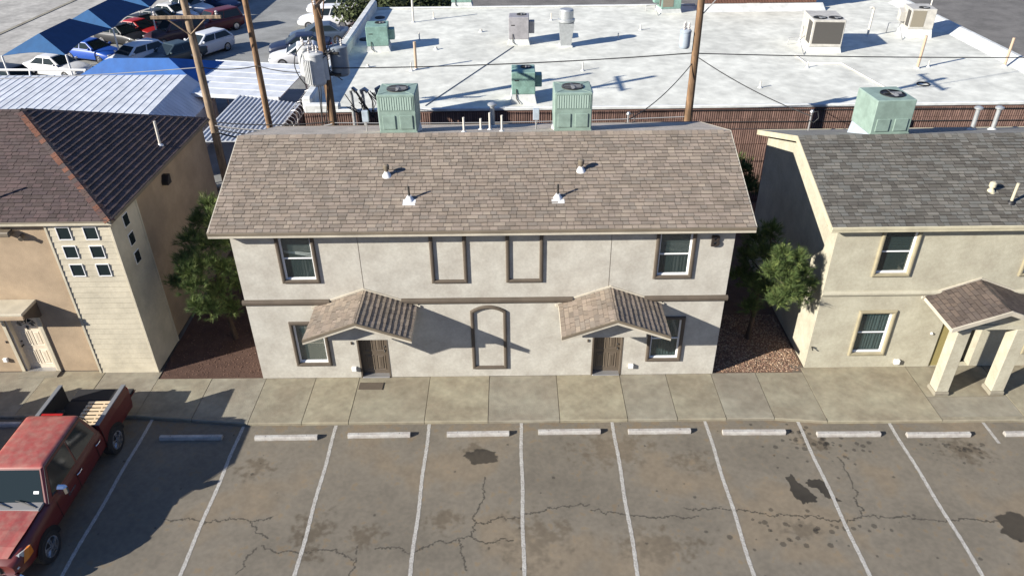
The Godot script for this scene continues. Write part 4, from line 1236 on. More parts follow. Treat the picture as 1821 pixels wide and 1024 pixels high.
	mb.cyl(Vector3(-6.2, 5.05, zf), Vector3(-6.15, 5.0, zf + 0.22), 0.045, 0.07, 10)
	part(h, "flood_light", mb, M.gutter_brown)
	mb = MB.new()
	mb.prism(PackedVector2Array([Vector2(-0.14, 0), Vector2(0.14, 0), Vector2(0.14, 0.1), Vector2(0, 0.3), Vector2(-0.14, 0.3)]), Transform3D(Basis(Vector3(0, 0, 1), Vector3(0, 1, 0), Vector3(-1, 0, 0)), Vector3(-3.4, 4.85, -4.35)), 0.219)
	part(h, "wall_lamp", mb, M.black)
	var t := thing("vent_pipe", "thin white pipe standing on the brown hip roof", "vent", Vector3(-3.9, ye + s * 0.5, -5.4))
	mb = MB.new(); mb.cyl(Vector3(0, -0.02, 0), Vector3(0.02, 0.85, 0.0), 0.04, 0.04, 10)
	part(t, "pipe", mb, M.pvc)
	mb = MB.new(); mb.lathe([Vector2(0.13, -0.08), Vector2(0.1, 0.02), Vector2(0.05, 0.06)], Transform3D(), 10)
	part(t, "boot", mb, M.white_paint)
	t = thing("vent_pipe", "dark pipe on the brown roof at the left edge", "vent", Vector3(-7.0, ye + s * 0.75, -1.03))
	mb = MB.new(); mb.cyl(Vector3(0, -0.02, 0), Vector3(0, 0.6, 0), 0.04, 0.04, 10)
	part(t, "pipe", mb, M.dark_metal)
	mb = MB.new(); mb.lathe([Vector2(0.13, -0.08), Vector2(0.1, 0.02), Vector2(0.05, 0.06)], Transform3D(), 10)
	part(t, "boot", mb, M.white_paint)

# ---------- trees ----------
func pine(at: Vector3, height: float, clumps: Array, trunk: Array, label: String, sd: int) -> void:
	# clumps: [x, y, z, radius] relative to the base; each is filled with twigs bearing needle tufts
	var t := thing("pine_tree", label, "tree", at, 0.0, "young pines between the houses")
	var r := RandomNumberGenerator.new()
	r.seed = sd
	var mb := MB.new()
	mb.tube(trunk, [0.10, 0.085, 0.07, 0.05, 0.025], 8)
	var nd := MB.new()
	for c in clumps:
		var o := Vector3(c[0], c[1], c[2])
		var root: Vector3 = trunk[mini(trunk.size() - 1, 1 + int(clampf(c[1] / height, 0, 0.99) * (trunk.size() - 1)))]
		root.y = maxf(c[1] - 0.35 - c[3] * 0.5, 0.9)
		mb.tube([root, root.lerp(o, 0.55) + Vector3(0, 0.05, 0), o], [0.03, 0.02, 0.008], 5)
		var rad: float = c[3]
		var n := int(60.0 + 420.0 * rad * rad)
		for i in n:
			var d := Vector3(r.randfn(), r.randfn(), r.randfn()).normalized()
			var lob := 0.72 + 0.42 * sin(d.x * 4.3 + o.y * 3.0) * sin(d.z * 3.7 + d.y * 4.1 + o.x * 5.0)
			var p := o + d * rad * lob * pow(r.randf(), 0.5) * Vector3(1.05, 0.95, 1.05)
			var ax := (d * 0.9 + Vector3(0, 0.75, 0) + Vector3(r.randfn(), r.randfn(), r.randfn()) * 0.25).normalized()
			var g := 0.65 + r.randf() * 0.7
			nd.col = Color(0.075 * g, 0.115 * g, 0.03 * g) if r.randf() < 0.7 else Color(0.15 * g, 0.19 * g, 0.055 * g)
			var sx := ax.cross(Vector3(0.3, 0.2, 1.0)).normalized()
			var sy := ax.cross(sx)
			for k in 13:
				var an := TAU * k / 13.0 + r.randf() * 0.6
				var sp := 0.25 + r.randf() * 0.55
				var dir := (ax + (sx * cos(an) + sy * sin(an)) * sp).normalized()
				var q := p + ax * (r.randf() * 0.12 - 0.04)
				var len := 0.13 + r.randf() * 0.11
				var wd := dir.cross(Vector3(r.randfn(), r.randfn(), r.randfn())).normalized() * 0.0065
				nd.tri(q - wd, q + wd, q + dir * len)
	part(t, "trunk", mb, M.bark)
	part(t, "crown", nd, M.needles)

const CRACKS := [[-1.07, 5.57, -0.11, 5.65, 0.96, 5.57, 1.22, 5.69, 1.74, 5.51], [1.22, 5.69, 1.25, 5.79, 1.48, 6.05, 1.8, 6.21], [1.6, 6.48, 1.42, 6.71, 1.3, 7.27], [1.69, 6.43, 1.89, 6.53, 2.53, 6.61, 3.32, 6.57, 3.69, 6.67, 3.98, 6.82, 4.13, 6.83, 4.04, 7.34], [4.11, 6.71, 4.11, 6.46], [4.56, 6.56, 5.04, 6.52, 5.31, 6.67, 5.6, 6.64, 6.02, 6.38, 6.62, 6.25, 6.92, 6.22, 7.15, 6.36, 7.43, 6.41, 7.98, 6.35], [6.62, 6.3, 6.72, 6.77, 6.87, 7.23], [7.22, 4.22, 7.21, 5.0, 6.95, 5.59, 6.99, 5.87, 6.92, 6.2], [7.0, 5.8, 7.62, 5.6, 7.92, 5.66, 8.61, 5.47, 9.28, 5.27, 9.76, 5.18, 10.02, 5.22], [10.01, 5.41, 10.58, 5.48, 11.17, 5.59, 12.14, 5.62, 12.79, 5.63], [12.45, 5.37, 12.97, 5.38, 13.75, 5.48, 14.27, 5.52, 15.15, 5.65, 15.72, 5.67, 16.12, 5.84, 16.48, 5.92, 16.83, 5.76, 17.09, 5.49, 16.98, 5.35, 17.16, 4.48, 17.12, 3.62], [17.01, 5.69, 17.64, 5.77, 18.65, 5.84, 19.62, 5.81, 20.49, 5.88, 21.05, 5.83]]

const STAINS := [[7.13, 3.46, 0.46, 0.26, 0.42], [16.61, 2.99, 0.4, 0.29, 0.5], [20.76, 3.39, 0.52, 0.47, 0.5], [20.75, 6.1, 0.42, 0.42, 0.4], [0.87, 3.8, 0.42, 0.38, 0.55], [2.84, 6.06, 0.41, 0.64, 0.5], [4.15, 6.2, 0.43, 0.34, 0.6], [6.83, 3.08, 0.29, 0.24, 0.55], [6.21, 5.69, 0.44, 0.36, 0.62], [12.99, 3.71, 0.63, 0.32, 0.68], [11.57, 6.55, 0.98, 0.49, 0.68], [8.51, 6.34, 0.85, 0.67, 0.68], [15.21, 6.08, 0.42, 0.34, 0.6], [10.84, 3.25, 0.96, 0.65, 0.8]]

# ---------- flat-roofed brick building behind ----------
const RF := 4.42
func brick_building() -> void:
	var h := thing("brick_building", "long low brick building with white flat roof behind the houses", "building")
	var mb := MB.new()
	var x0 := -0.85
	var x1 := 33.1
	var z0 := -12.5
	var z1 := -31.8
	mb.box(Vector3(x0, LOT, z1), Vector3(x1, RF - 0.08, z0))
	part(h, "wall", mb, M.brick_red)
	# fluted bricks: ribs standing proud of the wall, a soldier band at mid height
	var rb := MB.new()
	var sb := MB.new()
	var r := RandomNumberGenerator.new()
	r.seed = 18
	var n := int((x1 - x0) / 0.095)
	for i in n:
		var x := x0 + 0.095 * i
		for y in [[0.05, 0.55], [0.57, 1.07], [1.09, 1.59], [1.61, 2.11], [2.13, 2.70], [3.40, 3.86], [3.88, 4.30]]:
			var k := 0.75 + r.randf() * 0.5
			rb.col = Color(0.32 * k, 0.20 * k, 0.16 * k)
			rb.box(Vector3(x + 0.012, y[0], z0 + 0.001), Vector3(x + 0.062, y[1], z0 + 0.022))
		var k2 := 0.85 + r.randf() * 0.3
		sb.col = Color(0.36 * k2, 0.22 * k2, 0.175 * k2)
		sb.box(Vector3(x + 0.006, 2.74, z0 + 0.001), Vector3(x + 0.062, 3.36, z0 + 0.05))
	stuff(part(h, "fluted_bricks", rb, M.brick_v)); stuff(part(h, "soldier_bricks", sb, M.brick_v))
	mb = MB.new()
	mb.box(Vector3(x0 + 0.02, RF - 0.078, z1 + 0.02), Vector3(x1 - 0.02, RF, z0 - 0.10))
	var roof := part(h, "roof", mb, M.roof_white)
	mb = MB.new()          # front coping, a low lip
	mb.cbox(Vector3(x0 + 0.5, RF - 0.06, z0 - 0.10), Vector3(x1 + 0.03, RF + 0.085, z0 + 0.05), 0.03)
	part(roof, "coping", mb, M.coping_white)
	mb = MB.new()          # west parapet
	mb.cbox(Vector3(x0 - 0.1, RF - 0.1, z1), Vector3(x0 + 0.34, RF + 0.55, z0 - 0.25), 0.09)
	mb.cbox(Vector3(x0 + 0.02, RF - 0.1, z0 - 0.34), Vector3(x0 + 1.55, RF + 0.30, z0 + 0.03), 0.06)
	part(roof, "west_parapet", mb, M.coping_white)
	mb = MB.new()          # east parapet
	mb.prism(PackedVector2Array([Vector2(x1 - 0.75, RF + 0.002), Vector2(x1 - 0.1, RF + 0.32), Vector2(x1 + 0.1, RF + 0.32), Vector2(x1 + 0.1, RF - 0.2), Vector2(x1 + 0.03, RF - 0.2)]), Transform3D(Basis(), Vector3(0, 0, z1)), z0 - z1 - 0.3)
	part(roof, "east_parapet", mb, M.coping_white)
	mb = MB.new()
	mb.cbox(Vector3(x0 + 0.22, RF + 0.001, z1), Vector3(19.9, RF + 0.10, z1 + 0.2), 0.03)
	part(roof, "rear_coping", mb, M.coping_white)
	# upper storey at the back, in brick
	mb = MB.new()
	mb.box(Vector3(20.1, RF + 0.35, -38.0), Vector3(27.2, 7.6, -30.5))
	var up := part(h, "upper_storey", mb, M.brick_red)
	rb = MB.new()
	for i in 74:
		rb.col = Color(0.25, 0.125, 0.09)
		rb.box(Vector3(20.1 + 0.096 * i + 0.01, RF + 0.38, -30.499), Vector3(20.1 + 0.096 * i + 0.065, RF + 0.8, -30.46))
	stuff(part(up, "soldier_bricks", rb, M.brick_v))
	mb = MB.new()
	mb.prism(PackedVector2Array([Vector2(-29.7, RF + 0.002), Vector2(-30.42, RF + 0.34), Vector2(-30.499, RF + 0.34), Vector2(-30.499, RF + 0.002)]), Transform3D(Basis(Vector3(0, 0, 1), Vector3(0, 1, 0), Vector3(-1, 0, 0)), Vector3(27.6, 0, 0)), 7.7)
	part(up, "flashing", mb, M.coping_white)
	mb = MB.new()
	mb.box(Vector3(27.2, LOT, -45.0), Vector3(x1, RF - 0.04, z1 - 0.001))
	part(h, "rear_wing", mb, M.roof_white)

func ac_unit(called: String, label: String, at: Vector3, s: Vector3, turn: float, m: String, style: String, curb: float, group: String) -> void:
	# at: middle of the footprint at the foot of the cabinet; front is +z
	var t := thing(called, label, "air conditioner", at, turn, group)
	var hx := s.x / 2
	var hz := s.z / 2
	var mb := MB.new()
	mb.cbox(Vector3(-hx, 0.0, -hz), Vector3(hx, s.y, hz), 0.025)
	part(t, "cabinet", mb, M[m])
	mb = MB.new()
	if curb > 0.0:
		mb.prism(PackedVector2Array([Vector2(-hx - 0.06, -curb), Vector2(hx + 0.06, -curb), Vector2(hx - 0.03, -0.002), Vector2(-hx + 0.03, -0.002)]), Transform3D(Basis(), Vector3(0, 0, -hz + 0.02)), s.z - 0.0)
		part(t, "curb", mb, M.coping_white if style != "wide" else M.can_blue)
	var fans := [Vector2(0, 0)]
	var fr := minf(hx, hz) * 0.6
	if style == "twin": fans = [Vector2(-hx * 0.48, hz * 0.55), Vector2(hx * 0.48, hz * 0.55)]
	elif style == "small": fans = [Vector2(hx * 0.25, -hz * 0.35)]
	elif style == "wide": fans = [Vector2(hx * 0.2, hz * 0.1)]
	elif style == "tan": fans = [Vector2(hx * 0.1, hz * 0.5)]
	if style == "twin" or style == "tan": fr = hx * 0.42
	if style == "small": fr = hx * 0.48
	for f in fans:
		mb = MB.new()
		mb.lathe([Vector2(fr, 0), Vector2(fr, 0.03), Vector2(fr * 0.9, 0.035), Vector2(fr * 0.88, 0.012), Vector2(0.02, 0.008)], Transform3D(Basis(), Vector3(f.x, s.y + 0.001, f.y)), 20)
		var ring_o := part(t, "fan_guard", mb, M.black if style != "louver" else M.dark_metal)
		mb = MB.new()
		for k in 4:
			mb.obox(Transform3D(Basis(Vector3.UP, k * PI / 2) * Basis(Vector3.RIGHT, 0.4), Vector3(f.x, s.y + 0.025, f.y) + Basis(Vector3.UP, k * PI / 2) * Vector3(fr * 0.42, 0, 0)), Vector3(fr * 0.72, 0.006, fr * 0.34))
		mb.cyl(Vector3(f.x, s.y + 0.012, f.y), Vector3(f.x, s.y + 0.05, f.y), fr * 0.2, fr * 0.18, 10)
		part(ring_o, "fan", mb, M.plastic_grey)
		if style == "louver":
			mb = MB.new()
			for k in 5: mb.obox(Transform3D(Basis(), Vector3(f.x, s.y + 0.045, f.y + (k - 2) * fr * 0.33)), Vector3(2.0 * sqrt(maxf(0.01, fr * fr - pow((k - 2) * fr * 0.33, 2))), 0.006, 0.01))
			part(ring_o, "guard_wire", mb, M.steel)
	if style == "louver":
		for k in 13:
			mb = MB.new()
			mb.cbox(Vector3(-hx * 0.84 + k * hx * 1.68 / 13.0, s.y * 0.60, hz - 0.005), Vector3(-hx * 0.84 + (k + 0.72) * hx * 1.68 / 13.0, s.y * 0.93, hz + 0.014), 0.005)
			part(t, "louver", mb, M.ac_grille)
		mb = MB.new()
		ring(mb, rect_outline(-hx * 0.9, hx * 0.9, s.y * 0.58, s.y * 0.955), [Vector2(0, 0), Vector2(0.004, 0.012), Vector2(0.018, 0.012), Vector2(0.022, 0)], hz)
		part(t, "louver_frame", mb, M[m])
		for k in [-1.0, 1.0]:
			var b := Basis(Vector3.UP, k * PI / 4)
			mb = MB.new()
			for q in [-1.0, 1.0]:
				mb.obox(Transform3D(b, Vector3(0, s.y + 0.004, 0) + b * Vector3(q * hx * 0.98, 0, 0)), Vector3(hx * 0.6, 0.012, 0.025))
			part(t, "top_rib", mb, M[m])
	if style == "louver" or style == "wide":
		for k in [-1.0, 1.0]:
			mb = MB.new()
			mb.cbox(Vector3(k * hx * 0.46 - hx * 0.34, s.y * 0.1, hz - 0.004), Vector3(k * hx * 0.46 + hx * 0.34, s.y * 0.46, hz + 0.03), 0.01)
			part(t, "access_panel", mb, M[m])
		mb = MB.new()
		mb.box(Vector3(-hx, 0.01, hz + 0.001), Vector3(hx, 0.05, hz + 0.02))
		part(t, "base_rail", mb, M[m])
	if style == "small":
		mb = MB.new()
		mb.cbox(Vector3(hx + 0.001, s.y * 0.2, -hz * 0.5), Vector3(hx + 0.3, s.y * 0.75, hz * 0.3), 0.02)
		part(t, "side_hood", mb, M[m])
		mb = MB.new()
		mb.box(Vector3(-hx * 0.75, s.y * 0.62, hz), Vector3(-hx * 0.4, s.y * 0.66, hz + 0.012))
		mb.tube([Vector3(-hx * 0.6, s.y * 0.25, hz + 0.02), Vector3(-hx * 0.6, -curb * 0.4, hz + 0.06), Vector3(-hx * 0.3, -curb + 0.03, hz + 0.1)], [0.02], 6)
		part(t, "conduit", mb, M.dark_metal)
	if style == "twin" or style == "tan":
		mb = MB.new()
		mb.box(Vector3(-hx * 0.86, s.y * 0.12, hz - 0.002), Vector3(hx * (0.9 if style == "twin" else 0.2), s.y * 0.92, hz + 0.012))
		part(t, "coil", mb, M.coil if style == "twin" else M.coil_tan)
		mb = MB.new()
		mb.box(Vector3(-hx - 0.012, s.y * 0.12, hz * 0.25), Vector3(-hx + 0.002, s.y * 0.9, hz * 0.94))
		part(t, "side_coil", mb, M.coil)
		mb = MB.new()
		mb.tube([Vector3(-hx - 0.05, s.y * 0.5, -hz * 0.5), Vector3(-hx - 0.06, 0.1, -hz * 0.5), Vector3(-hx - 0.7, 0.08, -hz * 0.4), Vector3(-hx - 0.72, -curb, -hz * 0.4)], [0.025], 6)
		mb.tube([Vector3(-hx - 0.02, 0.3, 0), Vector3(-hx - 0.25, 0.12, 0.1), Vector3(-hx - 0.3, -curb, hz + 0.5)], [0.022], 6)
		part(t, "conduit", mb, M.steel)
		if style == "tan":
			mb = MB.new()
			mb.prism(PackedVector2Array([Vector2(-hz * 0.6, s.y * 0.25), Vector2(hz * 0.1, s.y * 0.25), Vector2(hz * 0.1, s.y * 0.7), Vector2(-hz * 0.6, s.y * 0.85)]), Transform3D(Basis(Vector3(0, 0, 1), Vector3(0, 1, 0), Vector3(-1, 0, 0)), Vector3(-hx - 0.001, 0, 0)), 0.3)
			part(t, "intake_hood", mb, M[m])

func stub(called: String, label: String, at: Vector3, ht: float, rad: float, m: String, lean := Vector3.ZERO, group := "pipes on the white roof", boot := true, top := "") -> void:
	var t := thing(called, label, "pipe", at, 0.0, group)
	var mb := MB.new()
	mb.cyl(Vector3(0, 0.0, 0), Vector3(0, ht, 0) + lean, rad, rad, 10)
	if top == "cap": mb.lathe([Vector2(rad, 0), Vector2(rad * 1.9, 0.01), Vector2(rad * 1.9, 0.06), Vector2(rad * 0.8, 0.1)], Transform3D(Basis(), Vector3(0, ht, 0) + lean), 10)
	if top == "bend": mb.tube([Vector3(0, ht - 0.02, 0) + lean, Vector3(-0.12, ht + 0.05, 0) + lean, Vector3(-0.22, ht, 0) + lean], [rad], 8)
	part(t, "pipe", mb, M[m])
	if boot:
		mb = MB.new()
		mb.lathe([Vector2(rad + 0.09, -0.01), Vector2(rad + 0.06, 0.025), Vector2(rad + 0.01, 0.07)], Transform3D(), 10)
		part(t, "boot", mb, M.coping_white)

func roof_plant() -> void:
	var g := "air conditioners on the roofs"
	for i in 2:
		var x: float = [4.49, 9.98][i]
		ac_unit("air_conditioner", "pale green louvred air conditioner, %s one on the middle house" % ["left", "right"][i], Vector3(x, 6.72, -4.45), Vector3(1.18, 1.22, 1.15), 0.0, "ac_green", "louver", 0.5, g)
	ac_unit("air_conditioner", "wide green air conditioner on the grey roof of the cream house", Vector3(20.14, 6.36, -4.85), Vector3(1.28, 1.12, 1.35), 0.06, "ac_green", "wide", 0.5, g)
	ac_unit("air_conditioner", "mint air conditioner near the west parapet of the white roof", Vector3(0.98, RF + 0.3, -22.3), Vector3(1.15, 1.0, 1.3), 0.08, "ac_mint", "small", 0.3, g)
	ac_unit("air_conditioner", "mint air conditioner standing at the front edge of the white roof", Vector3(8.58, RF + 0.42, -13.75), Vector3(1.02, 0.95, 1.2), 0.0, "ac_mint", "small", 0.42, g)
	ac_unit("air_conditioner", "grey mauve air conditioner in the middle of the white roof", Vector3(8.5, RF + 0.3, -23.2), Vector3(1.08, 1.15, 1.0), -0.03, "ac_grey", "small", 0.3, g)
	ac_unit("air_conditioner", "large beige air conditioner with two fans on the white roof", Vector3(24.35, RF + 0.28, -21.6), Vector3(1.62, 1.35, 2.1), -0.10, "ac_beige", "twin", 0.28, g)
	ac_unit("air_conditioner", "beige air conditioner with tan coil near the east parapet", Vector3(30.4, RF + 0.45, -23.9), Vector3(1.3, 1.05, 1.4), -0.12, "ac_beige", "tan", 0.45, g)
	ac_unit("air_conditioner", "mint air conditioner cut by the top edge of the picture", Vector3(4.9, RF + 0.3, -32.4), Vector3(1.3, 1.1, 1.0), 0.0, "ac_mint", "small", 0.3, g)
	ac_unit("air_conditioner", "mint air conditioner with dark coil beside the tall pole", Vector3(17.9, RF + 0.25, -30.2), Vector3(1.25, 1.1, 1.2), 0.1, "ac_mint", "tan", 0.25, g)
	var t := thing("exhaust_stack", "tapered galvanised exhaust stack with a round cap", "exhaust", Vector3(11.0, RF, -22.4))
	var mb := MB.new()
	mb.loft([[Vector3(-0.27, 0, -0.27), Vector3(-0.27, 0, 0.27), Vector3(0.27, 0, 0.27), Vector3(0.27, 0, -0.27)], [Vector3(-0.4, 1.25, -0.4), Vector3(-0.4, 1.25, 0.4), Vector3(0.4, 1.25, 0.4), Vector3(0.4, 1.25, -0.4)]], true, true, false)
	part(t, "duct", mb, M.galvanised)
	mb = MB.new()
	mb.lathe([Vector2(0.38, 1.25), Vector2(0.46, 1.3), Vector2(0.46, 1.42), Vector2(0.38, 1.46), Vector2(0.38, 1.85), Vector2(0.34, 1.92)], Transform3D(), 18)
	part(t, "cap", mb, M.galvanised)
	mb = MB.new()
	mb.cbox(Vector3(-0.36, -0.01, -0.36), Vector3(0.36, 0.09, 0.36), 0.02)
	part(t, "curb", mb, M.coping_white)
	for a in [["tall white mast near the back of the white roof", 2.19, -28.1, 1.9, 0.06, "pvc"], ["tall tan pipe left of the middle of the white roof", 3.35, -18.44, 1.35, 0.07, "pipe_tan"], ["tall tan pipe in front of the east air conditioner", 27.77, -17.66, 1.55, 0.065, "pipe_tan"], ["tan pipe against the east parapet", 32.1, -17.85, 1.35, 0.065, "pipe_tan"], ["white pipe with bent top between the beige air conditioners", 27.75, -23.66, 1.5, 0.06, "pvc"], ["thin white mast on the east parapet", 32.9, -27.6, 1.6, 0.04, "pvc"]]:
		stub("roof_pipe", a[0], Vector3(a[1], RF, a[2]), a[3], a[4], a[5], Vector3(0.02, 0, 0), "pipes on the white roof", true, "bend" if a[1] > 27.7 and a[2] < -23 and a[1] < 28 else "")
	var k := 0
	for p in [[777, 129], [740, 322], [838, 388], [698, 548], [1597, 545], [1495, 135], [1040, 250], [320, 525]]:
		var q: Vector2 = [Vector2(3.35, -28.9), Vector2(2.98, -23.9), Vector2(4.05, -22.0), Vector2(3.15, -18.2), Vector2(11.55, -17.9), Vector2(10.5, -28.2), Vector2(6.35, -25.6), Vector2(0.9, -18.9)][k]
		var lb: String = ["short white vent behind the mast", "short white vent right of the west mint unit", "squat white vent in front of the long cable", "short white vent right of the tall tan pipe", "short white vent right of the front mint unit", "short vent left of the exhaust stack top", "squat white vent left of the grey mauve unit", "squat white vent by the foot of the tall tan pipe"][k]
		stub("roof_vent", lb, Vector3(q.x, RF, q.y), 0.16 if k in [2, 6, 7] else 0.42, 0.07 if k in [2, 6, 7] else 0.035, "pvc", Vector3.ZERO, "small vents on the white roof")
		k += 1
	k = 0
	for q in [Vector2(14.0, -23.8), Vector2(15.5, -25.6), Vector2(22.55, -18.0), Vector2(28.4, -17.9), Vector2(19.4, -15.0)]:
		stub("roof_vent", ["small white vent right of the exhaust stack", "small white vent left of the transformer pole", "small white vent in front of the twin fan unit", "small white vent beside the tall tan pipe", "small low vent near the front edge of the white roof"][k], Vector3(q.x, RF, q.y), 0.3, 0.035, "pvc", Vector3.ZERO, "small vents on the white roof")
		k += 1
	for q in [["round black drain beside the west parapet", 0.0, -29.3], ["round black drain behind the west mint unit", -0.1, -24.2]]:
		var o := thing("roof_drain", q[0], "drain", Vector3(q[1], RF, q[2]))
		mb = MB.new(); mb.lathe([Vector2(0.32, 0.0), Vector2(0.3, 0.06), Vector2(0.12, 0.1)], Transform3D(), 14)
		part(o, "dome", mb, M.black)
	t = thing("rubber_ring", "black rubber ring lying on the white roof", "ring", Vector3(26.9, RF, -15.16))
	mb = MB.new()
	var pts := []
	for i in 25: pts.append(Vector3(0.26 * cos(TAU * i / 24.0), 0.03, 0.26 * sin(TAU * i / 24.0)))
	mb.tube(pts, [0.03], 6, false)
	part(t, "ring", mb, M.black)
	t = thing("conduit_run", "white conduit running across the roof to the front edge", "conduit", Vector3(0, RF, 0))
	mb = MB.new()
	mb.tube([Vector3(22.6, 0.04, -20.0), Vector3(22.7, 0.04, -18.6), Vector3(24.4, 0.04, -18.5), Vector3(25.0, 0.04, -14.4), Vector3(25.05, 0.04, -12.8)], [0.035], 6)
	part(t, "pipe", mb, M.pvc)
	# small things along the ridge and the back of the middle roof
	var ry := func(z: float) -> float: return 5.78 + (7.05 + z) * 0.2946
	k = 0
	for q in [[6.55, -3.9, 0.5, "pvc"], [7.05, -4.7, 0.4, "pvc"], [7.35, -4.6, 0.6, "pvc"], [7.75, -3.95, 0.55, "pvc"]]:
		stub("roof_pipe", "thin pale pipe behind the middle ridge, %s from the left" % ["first", "second", "third", "fourth"][k], Vector3(q[0], ry.call(q[1]) - 0.02, q[1]), q[2], 0.035, q[3], Vector3.ZERO, "pipes behind the middle ridge")
		k += 1
	stub("flue_vent", "round metal flue with cap between the two louvred units", Vector3(7.4, ry.call(-6.0), -6.0), 0.75, 0.08, "galvanised", Vector3.ZERO, "", true, "cap")
	for i in 2:
		var x: float = [3.35, 8.85][i]
		t = thing("disconnect_box", "small grey electric box left of the %s louvred unit" % ["left", "right"][i], "electric box", Vector3(x, ry.call(-4.6) - 0.02, -4.6))
		mb = MB.new(); mb.cyl(Vector3(0, 0, 0), Vector3(0, 0.45, 0), 0.025, 0.025, 8)
		part(t, "post", mb, M.steel)
		mb = MB.new(); mb.cbox(Vector3(-0.1, 0.35, -0.05), Vector3(0.1, 0.72, 0.06), 0.012)
		part(t, "box", mb, M.can_blue)
	k = 0
	for q in [[24.1, -6.2], [24.75, -6.1]]:
		stub("flue_vent", "galvanised flue with cap on the grey roof, %s of the pair" % ["left", "right"][k], Vector3(q[0], 5.26 + (7.52 + q[1]) * 0.329, q[1]), 0.75, 0.075, "galvanised", Vector3.ZERO, "flues on the grey roof", true, "cap")
		k += 1
	stub("roof_pipe", "cream pipe on the grey roof at the right edge", Vector3(25.0, 6.35, -4.6), 0.55, 0.05, "fascia_yellow", Vector3(0.12, 0, 0), "")
	t = thing("wall_lantern", "square tan lamp box on the brick wall by the green unit", "lamp", Vector3(24.55, 3.75, -12.45))
	mb = MB.new(); mb.cbox(Vector3(-0.25, -0.3, 0), Vector3(0.25, 0.32, 0.35), 0.04)
	part(t, "box", mb, M.pipe_tan)

# ---------- poles and wires ----------
func pole(label: String, at: Vector3, ht: float, rad: float, m: String) -> Node3D:
	var t := thing("utility_pole", label, "utility pole", at, 0.0, "utility poles along the alley")
	var mb := MB.new()
	mb.tube([Vector3(0, 0, 0), Vector3(0.01, ht * 0.5, 0), Vector3(-0.02, ht, 0)], [rad, rad * 0.88, rad * 0.72], 14)
	part(t, "shaft", mb, M[m])
	return t

func cross_arm(t: Node3D, y: float, half: float, along_x: bool, m: String) -> void:
	var b := Basis() if along_x else Basis(Vector3.UP, PI / 2)
	var mb := MB.new()
	mb.cbox(Vector3(-half, y - 0.06, 0.13), Vector3(half, y + 0.06, 0.22), 0.01, Transform3D(b, Vector3.ZERO))
	var arm := part(t, "cross_arm", mb, M[m])
	for s in [-1.0, 1.0]:
		mb = MB.new()
		mb.tube([b * Vector3(s * half * 0.55, y - 0.06, 0.17), b * Vector3(s * 0.02, y - 0.62, 0.15)], [0.025], 4)
		part(arm, "brace", mb, M[m])
		mb = MB.new()
		mb.lathe([Vector2(0.03, 0), Vector2(0.06, 0.05), Vector2(0.03, 0.08), Vector2(0.06, 0.12), Vector2(0.03, 0.16)], Transform3D(Basis(), b * Vector3(s * half * 0.88, y + 0.06, 0.175)), 8)
		part(arm, "insulator", mb, M.porcelain)

func transformer(label: String, at: Vector3, r: float, ht: float, m: String, fins: bool, turn := 0.0) -> void:
	var t := thing("transformer", label, "transformer", at, turn, "pole transformers")
	var mb := MB.new()
	mb.lathe([Vector2(r * 0.85, 0), Vector2(r * 0.95, 0.04), Vector2(r, 0.1), Vector2(r, ht - 0.1), Vector2(r * 1.04, ht - 0.09), Vector2(r * 1.04, ht - 0.03), Vector2(r * 0.8, ht), Vector2(0.05, ht + 0.03)], Transform3D(), 20)
	part(t, "tank", mb, M[m])
	if fins:
		for k in 10:
			var a := PI * 0.55 + k * 0.17 if k < 5 else -PI * 0.1 - (k - 5) * 0.17
			mb = MB.new()
			mb.obox(Transform3D(Basis(Vector3.UP, -a), Vector3(cos(a) * (r + 0.06), ht * 0.47, sin(a) * (r + 0.06))), Vector3(0.14, ht * 0.72, 0.03))
			part(t, "cooling_fin", mb, M[m])
	for k in 3:
		var a := TAU * k / 3.0 + 0.4
		mb = MB.new()
		mb.lathe([Vector2(0.035, 0), Vector2(0.055, 0.04), Vector2(0.03, 0.08), Vector2(0.055, 0.12), Vector2(0.028, 0.16), Vector2(0.04, 0.2), Vector2(0.015, 0.27)], Transform3D(Basis(), Vector3(cos(a) * r * 0.5, ht - 0.01, sin(a) * r * 0.5)), 10)
		part(t, "bushing", mb, M.porcelain)

func wire(called: String, label: String, a: Vector3, b: Vector3, sag: float, rad: float, m := "wire") -> void:
	var mb := MB.new()
	var pts := []
	for i in 17:
		var k := i / 16.0
		pts.append(a.lerp(b, k) - Vector3(0, sag * 4.0 * k * (1.0 - k), 0))
	mb.tube(pts, [rad], 5)
	tag(part(self, called, mb, M[m]), label, "wire", "wires and cables")

